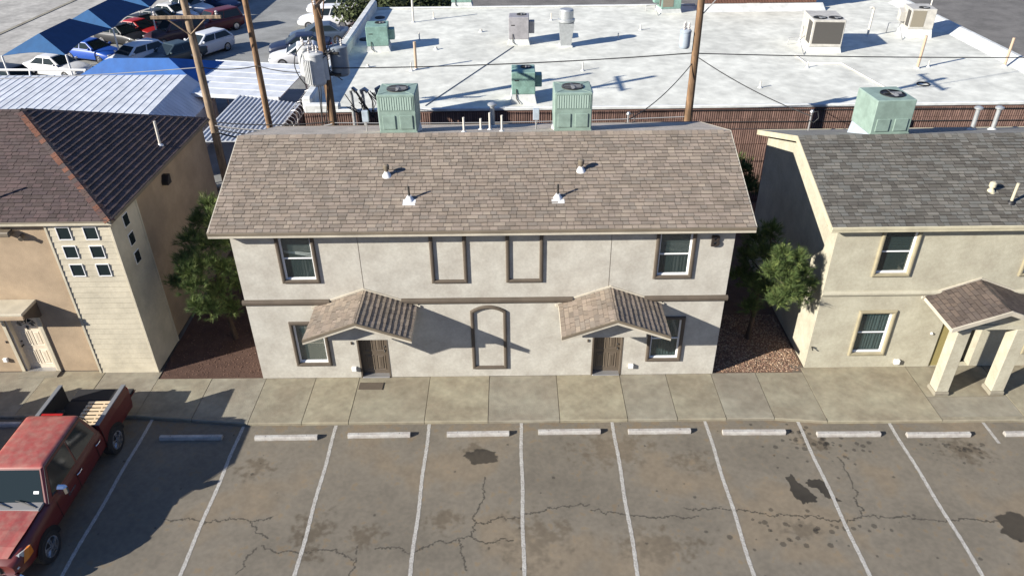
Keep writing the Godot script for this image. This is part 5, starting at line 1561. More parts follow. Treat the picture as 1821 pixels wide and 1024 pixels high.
func poles() -> void:
	var p1 := pole("bare pale utility pole with a cross arm by the tan house", Vector3(-3.72, -0.11, -9.7), 11.5, 0.17, "pole_wood_pale")
	cross_arm(p1, 9.15, 1.28, true, "pole_wood_pale")
	pole("thin brown pole between the pale pole and the transformers", Vector3(-1.78, -0.11, -10.5), 11.5, 0.14, "pole_wood")
	var p3 := pole("dark brown pole carrying three transformers", Vector3(1.0, -0.11, -9.8), 11.6, 0.18, "pole_wood")
	cross_arm(p3, 9.6, 1.1, false, "pole_wood"); cross_arm(p3, 10.6, 1.1, false, "pole_wood")
	var p4 := pole("brown pole with one transformer behind the middle house", Vector3(14.86, -0.11, -9.2), 11.4, 0.165, "pole_wood")
	cross_arm(p4, 10.85, 1.2, false, "pole_wood")
	transformer("white finned transformer at the front of the pole cluster", Vector3(0.78, 6.62, -9.2), 0.34, 1.2, "can_white", true)
	transformer("white ribbed transformer at the left of the pole cluster", Vector3(0.32, 6.75, -9.95), 0.33, 1.15, "can_white", true, 0.8)
	transformer("grey transformer at the right of the pole cluster", Vector3(1.52, 6.72, -10.05), 0.34, 1.12, "can_grey", false)
	transformer("single pale blue transformer on the pole behind the middle house", Vector3(14.42, 7.82, -9.2), 0.2, 0.66, "can_blue", false)
	var rc := RandomNumberGenerator.new()
	rc.seed = 12
	for i in 9:                         # jumper cables looping about the transformers
		var mb := MB.new()
		var a := Vector3(0.2 + rc.randf() * 1.5, 7.7 + rc.randf() * 0.5, -9.3 - rc.randf() * 0.8)
		var b := Vector3(0.0 + rc.randf() * 1.8, 6.2 + rc.randf() * 1.2, -9.2 - rc.randf() * 0.9)
		var q := (a + b) * 0.5 + Vector3(rc.randfn() * 0.3 - 0.35, 0.1 + rc.randf() * 0.3, 0.25)
		if i > 5: b = Vector3(0.35 + rc.randf() * 0.5, 4.0, -9.7)
		var pts := []
		for k in 9:
			var u := k / 8.0
			pts.append(a.lerp(q, u).lerp(q.lerp(b, u), u) - p3.position)
		mb.tube(pts, [0.02], 5)
		part(p3, "jumper_cable", mb, M.wire)
	for y in [6.9, 7.7]:
		var mb := MB.new()
		mb.cbox(Vector3(-0.55, y, -0.14), Vector3(0.6, y + 0.1, 0.14), 0.02)
		part(p3, "mounting_bracket", mb, M.dark_metal)
	# risers on the brick wall behind the transformer pole
	var k := 0
	for q in [[1.62, 5.75, -10.9], [2.05, 5.7, -11.0], [2.62, 5.7, -11.2]]:
		var t := thing("riser_conduit", "grey service riser with drooping cables, %s of three" % ["left", "middle", "right"][k], "conduit", Vector3(q[0], -0.11, q[2]), 0.0, "service risers by the transformer pole")
		var mb := MB.new()
		mb.tube([Vector3(0, 0, 0), Vector3(0, q[1], 0), Vector3(-0.03, q[1] + 0.2, 0.02), Vector3(0.12, q[1] + 0.28, 0.06), Vector3(0.24, q[1] + 0.18, 0.1)], [0.075, 0.075, 0.08, 0.09, 0.09], 8)
		part(t, "pipe", mb, M.can_grey if k == 2 else M.galvanised)
		var r := RandomNumberGenerator.new()
		r.seed = 70 + k
		for c in 4:
			mb = MB.new()
			var o := Vector3(0.24, q[1] + 0.18, 0.1)
			mb.tube([o, o + Vector3(0.15 + r.randf() * 0.2, -0.25 - r.randf() * 0.3, 0.05), o + Vector3(0.05 + r.randf() * 0.3, -0.9 - r.randf() * 0.3, 0.0), o + Vector3(-0.5 + r.randf() * 0.3, -0.5 + r.randf() * 0.8, 0.4)], [0.02], 5)
			part(t, "cable", mb, M.wire)
		k += 1
	# power cables
	wire("power_cable", "black cable from the transformer cluster to the single transformer pole", Vector3(1.1, 7.1, -9.65), Vector3(14.75, 7.6, -9.3), 0.12, 0.022)
	wire("power_cable", "black cable leaving the single transformer pole to the right", Vector3(14.95, 7.6, -9.25), Vector3(45.0, 7.5, -9.6), 0.3, 0.02)
	wire("service_drop", "twisted cable dropping left to the mast on the middle house", Vector3(14.8, 7.3, -9.15), Vector3(12.2, 5.95, -6.9), 0.25, 0.018)
	wire("service_drop", "twisted cable dropping right to the mast on the cream house", Vector3(14.95, 7.5, -9.1), Vector3(18.7, 6.0, -6.9), 0.15, 0.018)
	wire("guy_wire", "thick grey guy wire at the top of the single transformer pole", Vector3(14.95, 9.0, -9.2), Vector3(18.5, 13.0, -9.6), 0.0, 0.02, "wire_grey")
	wire("power_cable", "black cable from the thin pole to the transformer cluster", Vector3(-1.75, 7.0, -10.4), Vector3(0.9, 7.0, -9.7), 0.15, 0.02)
	wire("power_cable", "pale cable from the pale pole leftwards over the yard", Vector3(-3.65, 7.2, -9.6), Vector3(-22.0, 7.0, -9.9), 0.3, 0.018, "wire_grey")
	wire("power_cable", "black cable between the pale pole and the thin pole", Vector3(-3.6, 7.2, -9.6), Vector3(-1.8, 7.0, -10.4), 0.1, 0.02)
	for i in 4:
		wire("telephone_cable", "bundle of low telephone cables behind the middle house, strand %s from the top" % ["first", "second", "third", "fourth"][i], Vector3(-3.6, 5.05 - i * 0.14, -9.6), Vector3(1.0, 5.0 - i * 0.1, -9.65), 0.12 + 0.1 * i, 0.022 + 0.01 * (i % 2), "wire" if i != 1 else "wire_grey")
	wire("telephone_cable", "low grey cable running behind the two louvred units", Vector3(1.1, 4.95, -9.65), Vector3(14.8, 5.2, -9.2), 0.1, 0.02, "wire_grey")
	wire("telephone_cable", "low black cable passing in front of the brick wall at right", Vector3(14.9, 4.7, -9.2), Vector3(40.0, 4.6, -9.4), 0.1, 0.018)
	wire("roof_cable", "long grey cable lying across the white roof", Vector3(8.2, RF + 0.02, -22.4), Vector3(4.3, RF + 0.02, -13.0), -0.0, 0.02, "wire_grey")
	for q in [[12.2, -6.95, "middle house"], [18.7, -6.95, "cream house"]]:
		var t := thing("service_mast", "grey service mast with a loop of cable behind the %s" % q[2], "mast", Vector3(q[0], 5.35, q[1]))
		var mb := MB.new(); mb.cyl(Vector3.ZERO, Vector3(0, 0.75, 0), 0.035, 0.035, 8); mb.lathe([Vector2(0.05, 0), Vector2(0.08, 0.05), Vector2(0.05, 0.12)], Transform3D(Basis(), Vector3(0, 0.74, 0)), 8)
		part(t, "pipe", mb, M.steel)
		mb = MB.new(); mb.tube([Vector3(0, 0.78, 0.05), Vector3(0.16, 0.85, 0.1), Vector3(0.24, 0.6, 0.1), Vector3(0.1, 0.42, 0.08), Vector3(-0.1, 0.5, 0.06)], [0.018], 5)
		part(t, "cable_loop", mb, M.wire)
	for q in [3.78, 4.3]:
		wire("wall_conduit", "black conduit fixed along the brick wall, %s one" % ("lower" if q < 4 else "upper"), Vector3(13.5, q, -12.44), Vector3(33, q - 0.1, -12.44), 0.0, 0.02)

# ---------- vehicles ----------
func body_ring(z: float, yb: float, yt: float, w: float, crown: float) -> Array:
	var half := [Vector2(w - 0.10, yb), Vector2(w - 0.02, yb + 0.10), Vector2(w, lerpf(yb, yt, 0.5)), Vector2(w - 0.015, lerpf(yb, yt, 0.75)), Vector2(w - 0.06, yt - 0.04), Vector2(w - 0.14, yt), Vector2(w * 0.5, yt + crown * 0.8), Vector2(0, yt + crown)]
	var out := []
	for p in half: out.append(Vector3(p.x, p.y, z))
	for i in range(half.size() - 2, -1, -1): out.append(Vector3(-half[i].x, half[i].y, z))
	return out

func pane(mb: MB, a: Vector3, b: Vector3, d: Vector3, e: Vector3, i0: float, i1: float, j0: float, j1: float, off: float) -> void:
	# part of the face a b d e (a-b lower edge, e-d upper edge) lifted by off
	var n := (b - a).cross(e - a).normalized() * off
	var f := func(u: float, v: float) -> Vector3: return a.lerp(b, u).lerp(e.lerp(d, u), v) + n
	mb.quad(f.call(i0, j0), f.call(i1, j0), f.call(i1, j1), f.call(i0, j1))
	mb.quad(f.call(i0, j0) - n * 0.9, f.call(i1, j0) - n * 0.9, f.call(i1, j0), f.call(i0, j0)); mb.quad(f.call(i1, j1) - n * 0.9, f.call(i0, j1) - n * 0.9, f.call(i0, j1), f.call(i1, j1))
	mb.quad(f.call(i1, j0) - n * 0.9, f.call(i1, j1) - n * 0.9, f.call(i1, j1), f.call(i1, j0)); mb.quad(f.call(i0, j1) - n * 0.9, f.call(i0, j0) - n * 0.9, f.call(i0, j0), f.call(i0, j1))

func cabin(t: Node3D, zb0: float, zb1: float, zr0: float, zr1: float, wb: float, wr: float, yb: float, yr: float, m: Material, split: float, roof_m: Material) -> void:
	# greenhouse: base from zb0 (rear) to zb1 (front) at yb, roof from zr0 to zr1 at yr
	var rect := func(z0: float, z1: float, w: float, y: float, c: float) -> Array:
		return [Vector3(w, y, z0 + c), Vector3(w - c, y, z0), Vector3(-w + c, y, z0), Vector3(-w, y, z0 + c), Vector3(-w, y, z1 - c), Vector3(-w + c, y, z1), Vector3(w - c, y, z1), Vector3(w, y, z1 - c)]
	var mb := MB.new()
	mb.loft([rect.call(zb0, zb1, wb, yb, 0.06), rect.call(zr0, zr1, wr, yr - 0.05, 0.06)], true, false, false)
	part(t, "pillars", mb, m)
	mb = MB.new()
	mb.loft([rect.call(zr0, zr1, wr, yr - 0.05, 0.06), rect.call(zr0 + 0.03, zr1 - 0.03, wr - 0.03, yr - 0.012, 0.06), rect.call(zr0 + 0.12, zr1 - 0.14, wr - 0.12, yr + 0.012, 0.06), rect.call(zr0 + 0.5, zr1 - 0.5, wr - 0.4, yr + 0.025, 0.05)], true, true, true)
	part(t, "roof", mb, roof_m)
	mb = MB.new()
	pane(mb, Vector3(-wb + 0.06, yb, zb1), Vector3(wb - 0.06, yb, zb1), Vector3(wr - 0.06, yr - 0.05, zr1), Vector3(-wr + 0.06, yr - 0.05, zr1), 0.03, 0.97, 0.05, 0.96, 0.006)
	part(t, "windshield", mb, M.car_glass)
	mb = MB.new()
	pane(mb, Vector3(wb - 0.06, yb, zb0), Vector3(-wb + 0.06, yb, zb0), Vector3(-wr + 0.06, yr - 0.05, zr0), Vector3(wr - 0.06, yr - 0.05, zr0), 0.06, 0.94, 0.15, 0.9, 0.006)
	part(t, "rear_window", mb, M.car_glass)
	for s in [-1.0, 1.0]:
		for k in 2:
			mb = MB.new()
			var lo := 0.05 if k == 0 else split + 0.015
			var hi := split - 0.015 if k == 0 else 0.95
			if s > 0:
				pane(mb, Vector3(wb, yb, zb1 - 0.06), Vector3(wb, yb, zb0 + 0.06), Vector3(wr, yr - 0.05, zr0 + 0.06), Vector3(wr, yr - 0.05, zr1 - 0.06), lo, hi, 0.08, 0.9, 0.006)
			else:
				pane(mb, Vector3(-wb, yb, zb0 + 0.06), Vector3(-wb, yb, zb1 - 0.06), Vector3(-wr, yr - 0.05, zr1 - 0.06), Vector3(-wr, yr - 0.05, zr0 + 0.06), 1.0 - hi, 1.0 - lo, 0.08, 0.9, 0.006)
			part(t, "side_window", mb, M.car_glass)

var wheel_meshes := {}
func wheel(t: Node3D, x: float, z: float, r: float, wd: float) -> void:
	var key := [r, wd]
	if not wheel_meshes.has(key):
		var mb := MB.new()
		var b := Basis(Vector3.BACK, -PI / 2)
		mb.lathe([Vector2(r * 0.62, -wd / 2), Vector2(r * 0.93, -wd / 2), Vector2(r, -wd / 2 + 0.03), Vector2(r, wd / 2 - 0.03), Vector2(r * 0.93, wd / 2), Vector2(r * 0.64, wd / 2), Vector2(r * 0.62, wd / 2 - 0.03)], Transform3D(b, Vector3.ZERO), 24)
		var rm := MB.new()
		rm.lathe([Vector2(r * 0.64, wd / 2 - 0.02), Vector2(r * 0.66, wd / 2 + 0.002), Vector2(r * 0.58, wd / 2 + 0.002), Vector2(r * 0.55, wd / 2 - 0.028)], Transform3D(b, Vector3.ZERO), 24)
		for k in 10:
			var a := TAU * (k / 2) / 5.0 + (0.13 if k % 2 else -0.13)
			rm.obox(Transform3D(Basis(Vector3.RIGHT, a), Vector3(wd / 2 - 0.01, 0, 0) + Basis(Vector3.RIGHT, a) * Vector3(0, r * 0.36, 0)), Vector3(0.035, r * 0.5, r * 0.12))
		rm.lathe([Vector2(r * 0.18, wd / 2 - 0.02), Vector2(r * 0.18, wd / 2 + 0.012), Vector2(r * 0.08, wd / 2 + 0.02)], Transform3D(b, Vector3.ZERO), 12)
		wheel_meshes[key] = [mb.mesh(), rm.mesh()]
	var tr := Transform3D(Basis(Vector3.UP, 0.0 if x > 0 else PI), Vector3(x, r, z))
	var ty := part(t, "wheel", wheel_meshes[key][0], M.tyre, tr)
	part(ty, "rim", wheel_meshes[key][1], M.rim)

func car(label: String, at: Vector3, turn: float, col: Color, kind: String) -> void:
	var t := thing("parked_car", label, "car", at, turn, "cars in the dealer yard")
	var key := "car_" + col.to_html()
	if not M.has(key): paint(key, col, 0.45, 0.0, 0.25)
	var m: Material = M[key]
	var suv := kind != "sedan"
	var hw := 0.90
	var yb := 0.95 if not suv else 1.05
	var L := 2.3
	var mb := MB.new()
	var st := [[-L, 0.45, yb - 0.12, hw - 0.18, 0.0], [-L + 0.08, 0.32, yb - 0.04, hw - 0.06, 0.01], [-L + 0.5, 0.24, yb, hw, 0.015], [-0.2, 0.22, yb, hw, 0.0], [0.9, 0.22, yb - 0.02, hw, 0.02], [1.6, 0.24, yb - 0.12, hw, 0.05], [L - 0.25, 0.28, yb - 0.22, hw - 0.06, 0.04], [L - 0.04, 0.36, yb - 0.32, hw - 0.16, 0.02], [L, 0.42, yb - 0.4, hw - 0.24, 0.0]]
	var rings := []
	for s in st: rings.append(body_ring(s[0], s[1], s[2], s[3], s[4]))
	mb.loft(rings, true, true, true)
	part(t, "body", mb, m)
	if kind == "sedan": cabin(t, -1.75, 1.05, -1.0, 0.25, hw - 0.05, 0.62, yb - 0.01, 1.44, m, 0.5, m)
	elif kind == "hatch": cabin(t, -2.2, 1.1, -1.75, 0.3, hw - 0.05, 0.64, yb - 0.01, 1.55, m, 0.45, m)
	else: cabin(t, -2.22, 1.0, -1.95, 0.35, hw - 0.05, 0.68, yb - 0.01, 1.72, m, 0.42, m)
	for x in [-0.8, 0.8]:
		for z in [-1.38, 1.38]: wheel(t, x, z, 0.33, 0.22)
	for x in [-1.0, 1.0]:
		mb = MB.new()
		mb.cbox(Vector3(x * 0.58 - 0.17, yb - 0.42, L - 0.32), Vector3(x * 0.58 + 0.17, yb - 0.26, L - 0.06), 0.03)
		part(t, "headlight", mb, M.lamp_clear)
		mb = MB.new()
		mb.cbox(Vector3(x * 0.66 - 0.15, yb - 0.28, -L - 0.005), Vector3(x * 0.66 + 0.15, yb - 0.12, -L + 0.15), 0.03)
		part(t, "tail_light", mb, M.lamp_red)
		mb = MB.new()
		mb.cbox(Vector3(x * 0.98 - 0.1, yb + 0.02, 0.72), Vector3(x * 0.98 + 0.1, yb + 0.16, 0.84), 0.03)
		part(t, "mirror", mb, m)

func pickup(label: String, at: Vector3, turn: float, side: Material, top: Material) -> Node3D:
	var t := thing("pickup_truck", label, "pickup truck", at, turn)
	var mb := MB.new()
	var rings := []
	for s in [[-1.24, 0.52, 1.24, 0.99, 0.0], [-0.2, 0.5, 1.24, 1.0, 0.0], [1.0, 0.5, 1.24, 1.0, 0.01], [1.45, 0.5, 1.22, 1.0, 0.05], [2.2, 0.5, 1.17, 0.995, 0.07], [2.6, 0.52, 1.11, 0.97, 0.06], [2.85, 0.55, 1.02, 0.90, 0.03], [2.95, 0.6, 0.95, 0.78, 0.01]]:
		rings.append(body_ring(s[0], s[1], s[2], s[3], s[4]))
	mb.loft(rings, true, true, true)
	part(t, "body", mb, side)
	# bonnet panel with a raised centre
	mb = MB.new()
	var hr := []
	for s in [[1.46, 1.225, 0.05, 0.80], [2.2, 1.178, 0.075, 0.80], [2.6, 1.12, 0.065, 0.74], [2.84, 1.035, 0.035, 0.66]]:
		var row := []
		for k in 9:
			var u := k / 4.0 - 1.0
			row.append(Vector3(-u * s[3], s[1] + s[2] * (1.0 - 0.2 * u * u) + (0.018 if absf(u) < 0.55 else 0.004), s[0]))
		hr.append(row)
	for i in hr.size() - 1:
		for k in 8: mb.quad(hr[i][k], hr[i][k + 1], hr[i + 1][k + 1], hr[i + 1][k])
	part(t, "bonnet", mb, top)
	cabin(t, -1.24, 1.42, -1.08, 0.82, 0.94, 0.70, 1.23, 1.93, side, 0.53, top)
	for s in [-1.0, 1.0]:
		mb = MB.new()
		mb.tube([Vector3(s * 0.93, 1.25, 1.38), Vector3(s * 0.715, 1.89, 0.78), Vector3(s * 0.71, 1.905, -1.02), Vector3(s * 0.80, 1.6, -1.16)], [0.012], 5)
		part(t, "drip_rail", mb, M.black)
	mb = MB.new()
	mb.box(Vector3(-0.28, 1.94, -1.085), Vector3(0.28, 1.965, -1.03))
	part(t, "brake_light", mb, M.lamp_red)
	mb = MB.new()
	mb.cbox(Vector3(-0.82, 1.235, 1.36), Vector3(0.82, 1.30, 1.62), 0.015)
	part(t, "cowl", mb, M.cowl_grey)
	for q in [[-0.55, 0.1], [0.15, 0.72]]:
		mb = MB.new()
		mb.tube([Vector3(q[1], 1.31, 1.55), Vector3(lerpf(q[0], q[1], 0.4), 1.345, 1.43), Vector3(q[0], 1.37, 1.38)], [0.014], 5)
		part(t, "wiper", mb, M.black)
	# cargo bed, tailgate lowered
	for s in [-1.0, 1.0]:
		mb = MB.new()
		var pr := PackedVector2Array([Vector2(s * 0.90, 0.62), Vector2(s * 0.96, 0.55), Vector2(s * 1.0, 0.75), Vector2(s * 1.0, 1.12), Vector2(s * 0.97, 1.36), Vector2(s * 0.87, 1.36), Vector2(s * 0.87, 0.80), Vector2(s * 0.90, 0.80)])
		mb.prism(pr, Transform3D(Basis(), Vector3(0, 0, -2.95)), 1.70)
		part(t, "bed_side", mb, side)
		mb = MB.new()
		mb.cbox(Vector3(s * 0.92 - 0.065, 1.361, -2.97), Vector3(s * 0.92 + 0.065, 1.39, -1.25), 0.01)
		part(t, "bed_rail", mb, M.plastic_grey)
		mb = MB.new()
		mb.box(Vector3(s * 0.868, 0.80, -2.93), Vector3(s * 0.85, 1.355, -1.27))
		mb.cbox(Vector3(s * 0.72 - 0.13, 0.801, -2.35), Vector3(s * 0.72 + 0.13, 1.02, -1.62), 0.05)
		part(t, "bed_liner", mb, M.liner)
		mb = MB.new()
		mb.cbox(Vector3(s * 0.945 - 0.05, 0.92, -2.99), Vector3(s * 0.945 + 0.05, 1.28, -2.93), 0.02)
		part(t, "tail_light", mb, M.lamp_red)
	mb = MB.new()
	mb.box(Vector3(-0.86, 0.74, -2.93), Vector3(0.86, 0.799, -1.26)); mb.box(Vector3(-0.86, 0.80, -1.29), Vector3(0.86, 1.36, -1.26))
	part(t, "bed_floor", mb, M.liner)
	mb = MB.new()
	mb.cbox(Vector3(-0.84, 0.72, -3.50), Vector3(0.84, 0.79, -2.96), 0.02)
	var tg := part(t, "tailgate", mb, M.liner)
	mb = MB.new()
	mb.cbox(Vector3(-0.86, 0.70, -3.53), Vector3(0.86, 0.715, -2.97), 0.005)
	part(tg, "outer_skin", mb, side)
	mb = MB.new()
	mb.cbox(Vector3(-0.9, 0.48, -3.12), Vector3(0.9, 0.66, -2.97), 0.04)
	part(t, "rear_bumper", mb, M.chrome)
	mb = MB.new()
	mb.cbox(Vector3(-0.93, 0.42, 2.88), Vector3(0.93, 0.66, 3.06), 0.06)
	part(t, "front_bumper", mb, M.chrome)
	mb = MB.new()
	mb.cbox(Vector3(-0.5, 0.68, 2.90), Vector3(0.5, 0.92, 2.985), 0.03)
	part(t, "grille", mb, M.black)
	for x in [-1.0, 1.0]:
		for z in [-1.70, 1.97]:
			mb = MB.new()
			var arch := PackedVector2Array()
			for k in 17: arch.append(Vector2(z + 0.49 * cos(PI * k / 16.0), 0.45 + 0.47 * sin(PI * k / 16.0)))
			mb.prism(arch, Transform3D(Basis(Vector3(0, 0, 1), Vector3(0, 1, 0), Vector3(-1, 0, 0)), Vector3(x * 1.0 + 0.005, 0, 0)), 0.01)
			part(t, "wheel_arch", mb, M.black)
			wheel(t, x * 0.88, z, 0.405, 0.27)
		mb = MB.new()          # headlamp wrapping the corner, amber outer end
		mb.loft([[Vector3(x * 0.52, 0.80, 2.95), Vector3(x * 0.52, 1.0, 2.86), Vector3(x * 0.52, 0.98, 2.6), Vector3(x * 0.52, 0.80, 2.6)], [Vector3(x * 0.86, 0.80, 2.91), Vector3(x * 0.86, 1.07, 2.72), Vector3(x * 0.86, 1.07, 2.5), Vector3(x * 0.86, 0.80, 2.5)], [Vector3(x * 0.965, 0.84, 2.66), Vector3(x * 0.965, 1.08, 2.52), Vector3(x * 0.965, 1.08, 2.45), Vector3(x * 0.965, 0.84, 2.45)]], true, true, false)
		var hl := part(t, "headlight", mb, M.lamp_clear)
		mb = MB.new()
		mb.loft([[Vector3(x * 0.93, 0.83, 2.79), Vector3(x * 0.93, 1.085, 2.615), Vector3(x * 0.93, 1.085, 2.50), Vector3(x * 0.93, 0.83, 2.50)], [Vector3(x * 0.985, 0.85, 2.64), Vector3(x * 0.985, 1.085, 2.52), Vector3(x * 0.985, 1.085, 2.45), Vector3(x * 0.985, 0.85, 2.45)]], true, true, false)
		part(hl, "turn_signal", mb, M.lamp_amber)
		mb = MB.new()
		mb.cbox(Vector3(x * 1.15 - 0.13, 1.26, 0.98), Vector3(x * 1.15 + 0.13, 1.54, 1.14), 0.05)
		mb.tube([Vector3(x * 0.95, 1.27, 1.0), Vector3(x * 1.06, 1.29, 1.06)], [0.03], 6)
		part(t, "mirror", mb, M.chrome)
		for z in [0.12, -0.92]:
			mb = MB.new()
			mb.tube([Vector3(x * 1.0, 1.04, z - 0.12), Vector3(x * 1.03, 1.05, z - 0.06), Vector3(x * 1.03, 1.05, z + 0.06), Vector3(x * 1.0, 1.04, z + 0.12)], [0.017], 6)
			part(t, "door_handle", mb, M.chrome)
		for z in [1.22, 0.25, -0.80, -1.245]:
			mb = MB.new()
			mb.box(Vector3(x * 1.0 - 0.004, 0.6, z - 0.006), Vector3(x * 1.0 + 0.004, 1.16, z + 0.006))
			part(t, "door_seam", mb, M.black)
		mb = MB.new()
		for k in 5: mb.box(Vector3(x * 1.001, 0.86, 0.72 - k * 0.07), Vector3(x * 1.006, 0.91, 0.77 - k * 0.07))
		part(t, "badge", mb, M.chrome)
	mb = MB.new()
	mb.obox(Transform3D(Basis(Vector3.RIGHT, -0.70), Vector3(0.60, 1.46, 1.215)), Vector3(0.13, 0.075, 0.004))
	part(t, "sticker", mb, M.sticker)
	return t

func pallet(at: Vector3, turn: float) -> void:
	var t := thing("wooden_pallet", "pale wooden pallet lying in the bed of the red pickup", "pallet", at, turn)
	for k in 8:
		var mb := MB.new()
		mb.cbox(Vector3(-0.48, 0.10, -0.58 + k * 0.155), Vector3(0.48, 0.122, -0.58 + k * 0.155 + 0.095), 0.003)
		part(t, "slat", mb, M.wood_pallet)
	for x in [-0.45, 0.0, 0.45]:
		var mb := MB.new()
		mb.box(Vector3(x - 0.02, 0.0, -0.58), Vector3(x + 0.02, 0.099, 0.6))
		part(t, "stringer", mb, M.wood_pallet)

# ---------- dealer yard ----------
func metal_roof(t: Node3D, p: Array, seams: int, along_u: bool, m: String, rib_h := 0.05, rib_w := 0.05) -> void:
	# p: near left, near right, far right, far left
	var mb := MB.new()
	var dn := Vector3(0, -0.05, 0)
	mb.quad(p[0], p[1], p[2], p[3]); mb.quad(p[3] + dn, p[2] + dn, p[1] + dn, p[0] + dn)
	for i in 4: mb.quad(p[i] + dn, p[(i + 1) % 4] + dn, p[(i + 1) % 4], p[i])
	var sheet_o := part(t, "roof_sheet", mb, M[m])
	for i in seams + 1:
		var k := float(i) / seams
		var a: Vector3 = p[0].lerp(p[1], k) if along_u else p[0].lerp(p[3], k)
		var b: Vector3 = p[3].lerp(p[2], k) if along_u else p[1].lerp(p[2], k)
		mb = MB.new()
		var d := (b - a).normalized()
		mb.obox(Transform3D(Basis(d, Vector3.UP, d.cross(Vector3.UP)), (a + b) * 0.5 + Vector3(0, rib_h * 0.5 + 0.001, 0)), Vector3(a.distance_to(b), rib_h, rib_w))
		part(sheet_o, "seam", mb, M[m])

func posts(t: Node3D, list: Array, y: float, rad := 0.06) -> void:
	for q in list:
		var mb := MB.new()
		mb.cyl(Vector3(q[0], LOT, q[1]), Vector3(q[0], y, q[1]), rad, rad, 8)
		part(t, "post", mb, M.white_paint)

func tent(label: String, z0: float) -> void:
	# hipped shade sail on four posts, ridge along z; z0 is its near end
	var t := thing("shade_canopy", label, "canopy", Vector3.ZERO, 0.0, "blue shade canopies in a row")
	var z1 := z0 - 6.5
	var se := Vector3(-19.6, 2.6, z0)
	var ne := Vector3(-19.6, 2.6, z1)
	var nw := Vector3(-23.6, 2.6, z1)
	var sw := Vector3(-23.6, 2.6, z0)
	var ra := Vector3(-21.6, 3.62, z0 - 1.3)
	var rb := Vector3(-21.6, 3.62, z1 + 1.3)
	for f in [[sw, se, ra, ra, "south_face", "canvas_blue"], [se, ne, ra, rb, "east_face", "canvas_blue_shaded"], [ne, nw, rb, rb, "north_face", "canvas_blue"], [nw, sw, rb, ra, "west_face", "canvas_blue"]]:
		var mb := MB.new()
		var n := 10
		for i in n:              # lower edge is cut in a shallow curve
			var k0 := float(i) / n
			var k1 := float(i + 1) / n
			var ta: Vector3 = (f[2] as Vector3).lerp(f[3], k0)
			var tb: Vector3 = (f[2] as Vector3).lerp(f[3], k1)
			var a: Vector3 = (f[0] as Vector3).lerp(f[1], k0).lerp(ta, sin(PI * k0) * 0.14)
			var b: Vector3 = (f[0] as Vector3).lerp(f[1], k1).lerp(tb, sin(PI * k1) * 0.14)
			mb.quad(a, b, tb, ta)
			var dn := Vector3(0, -0.012, 0)
			mb.quad(b + dn, a + dn, ta + dn, tb + dn)
		part(t, f[4], mb, M[f[5]])
	posts(t, [[-19.6, z0 - 0.02], [-23.6, z0 - 0.02]], 2.62)

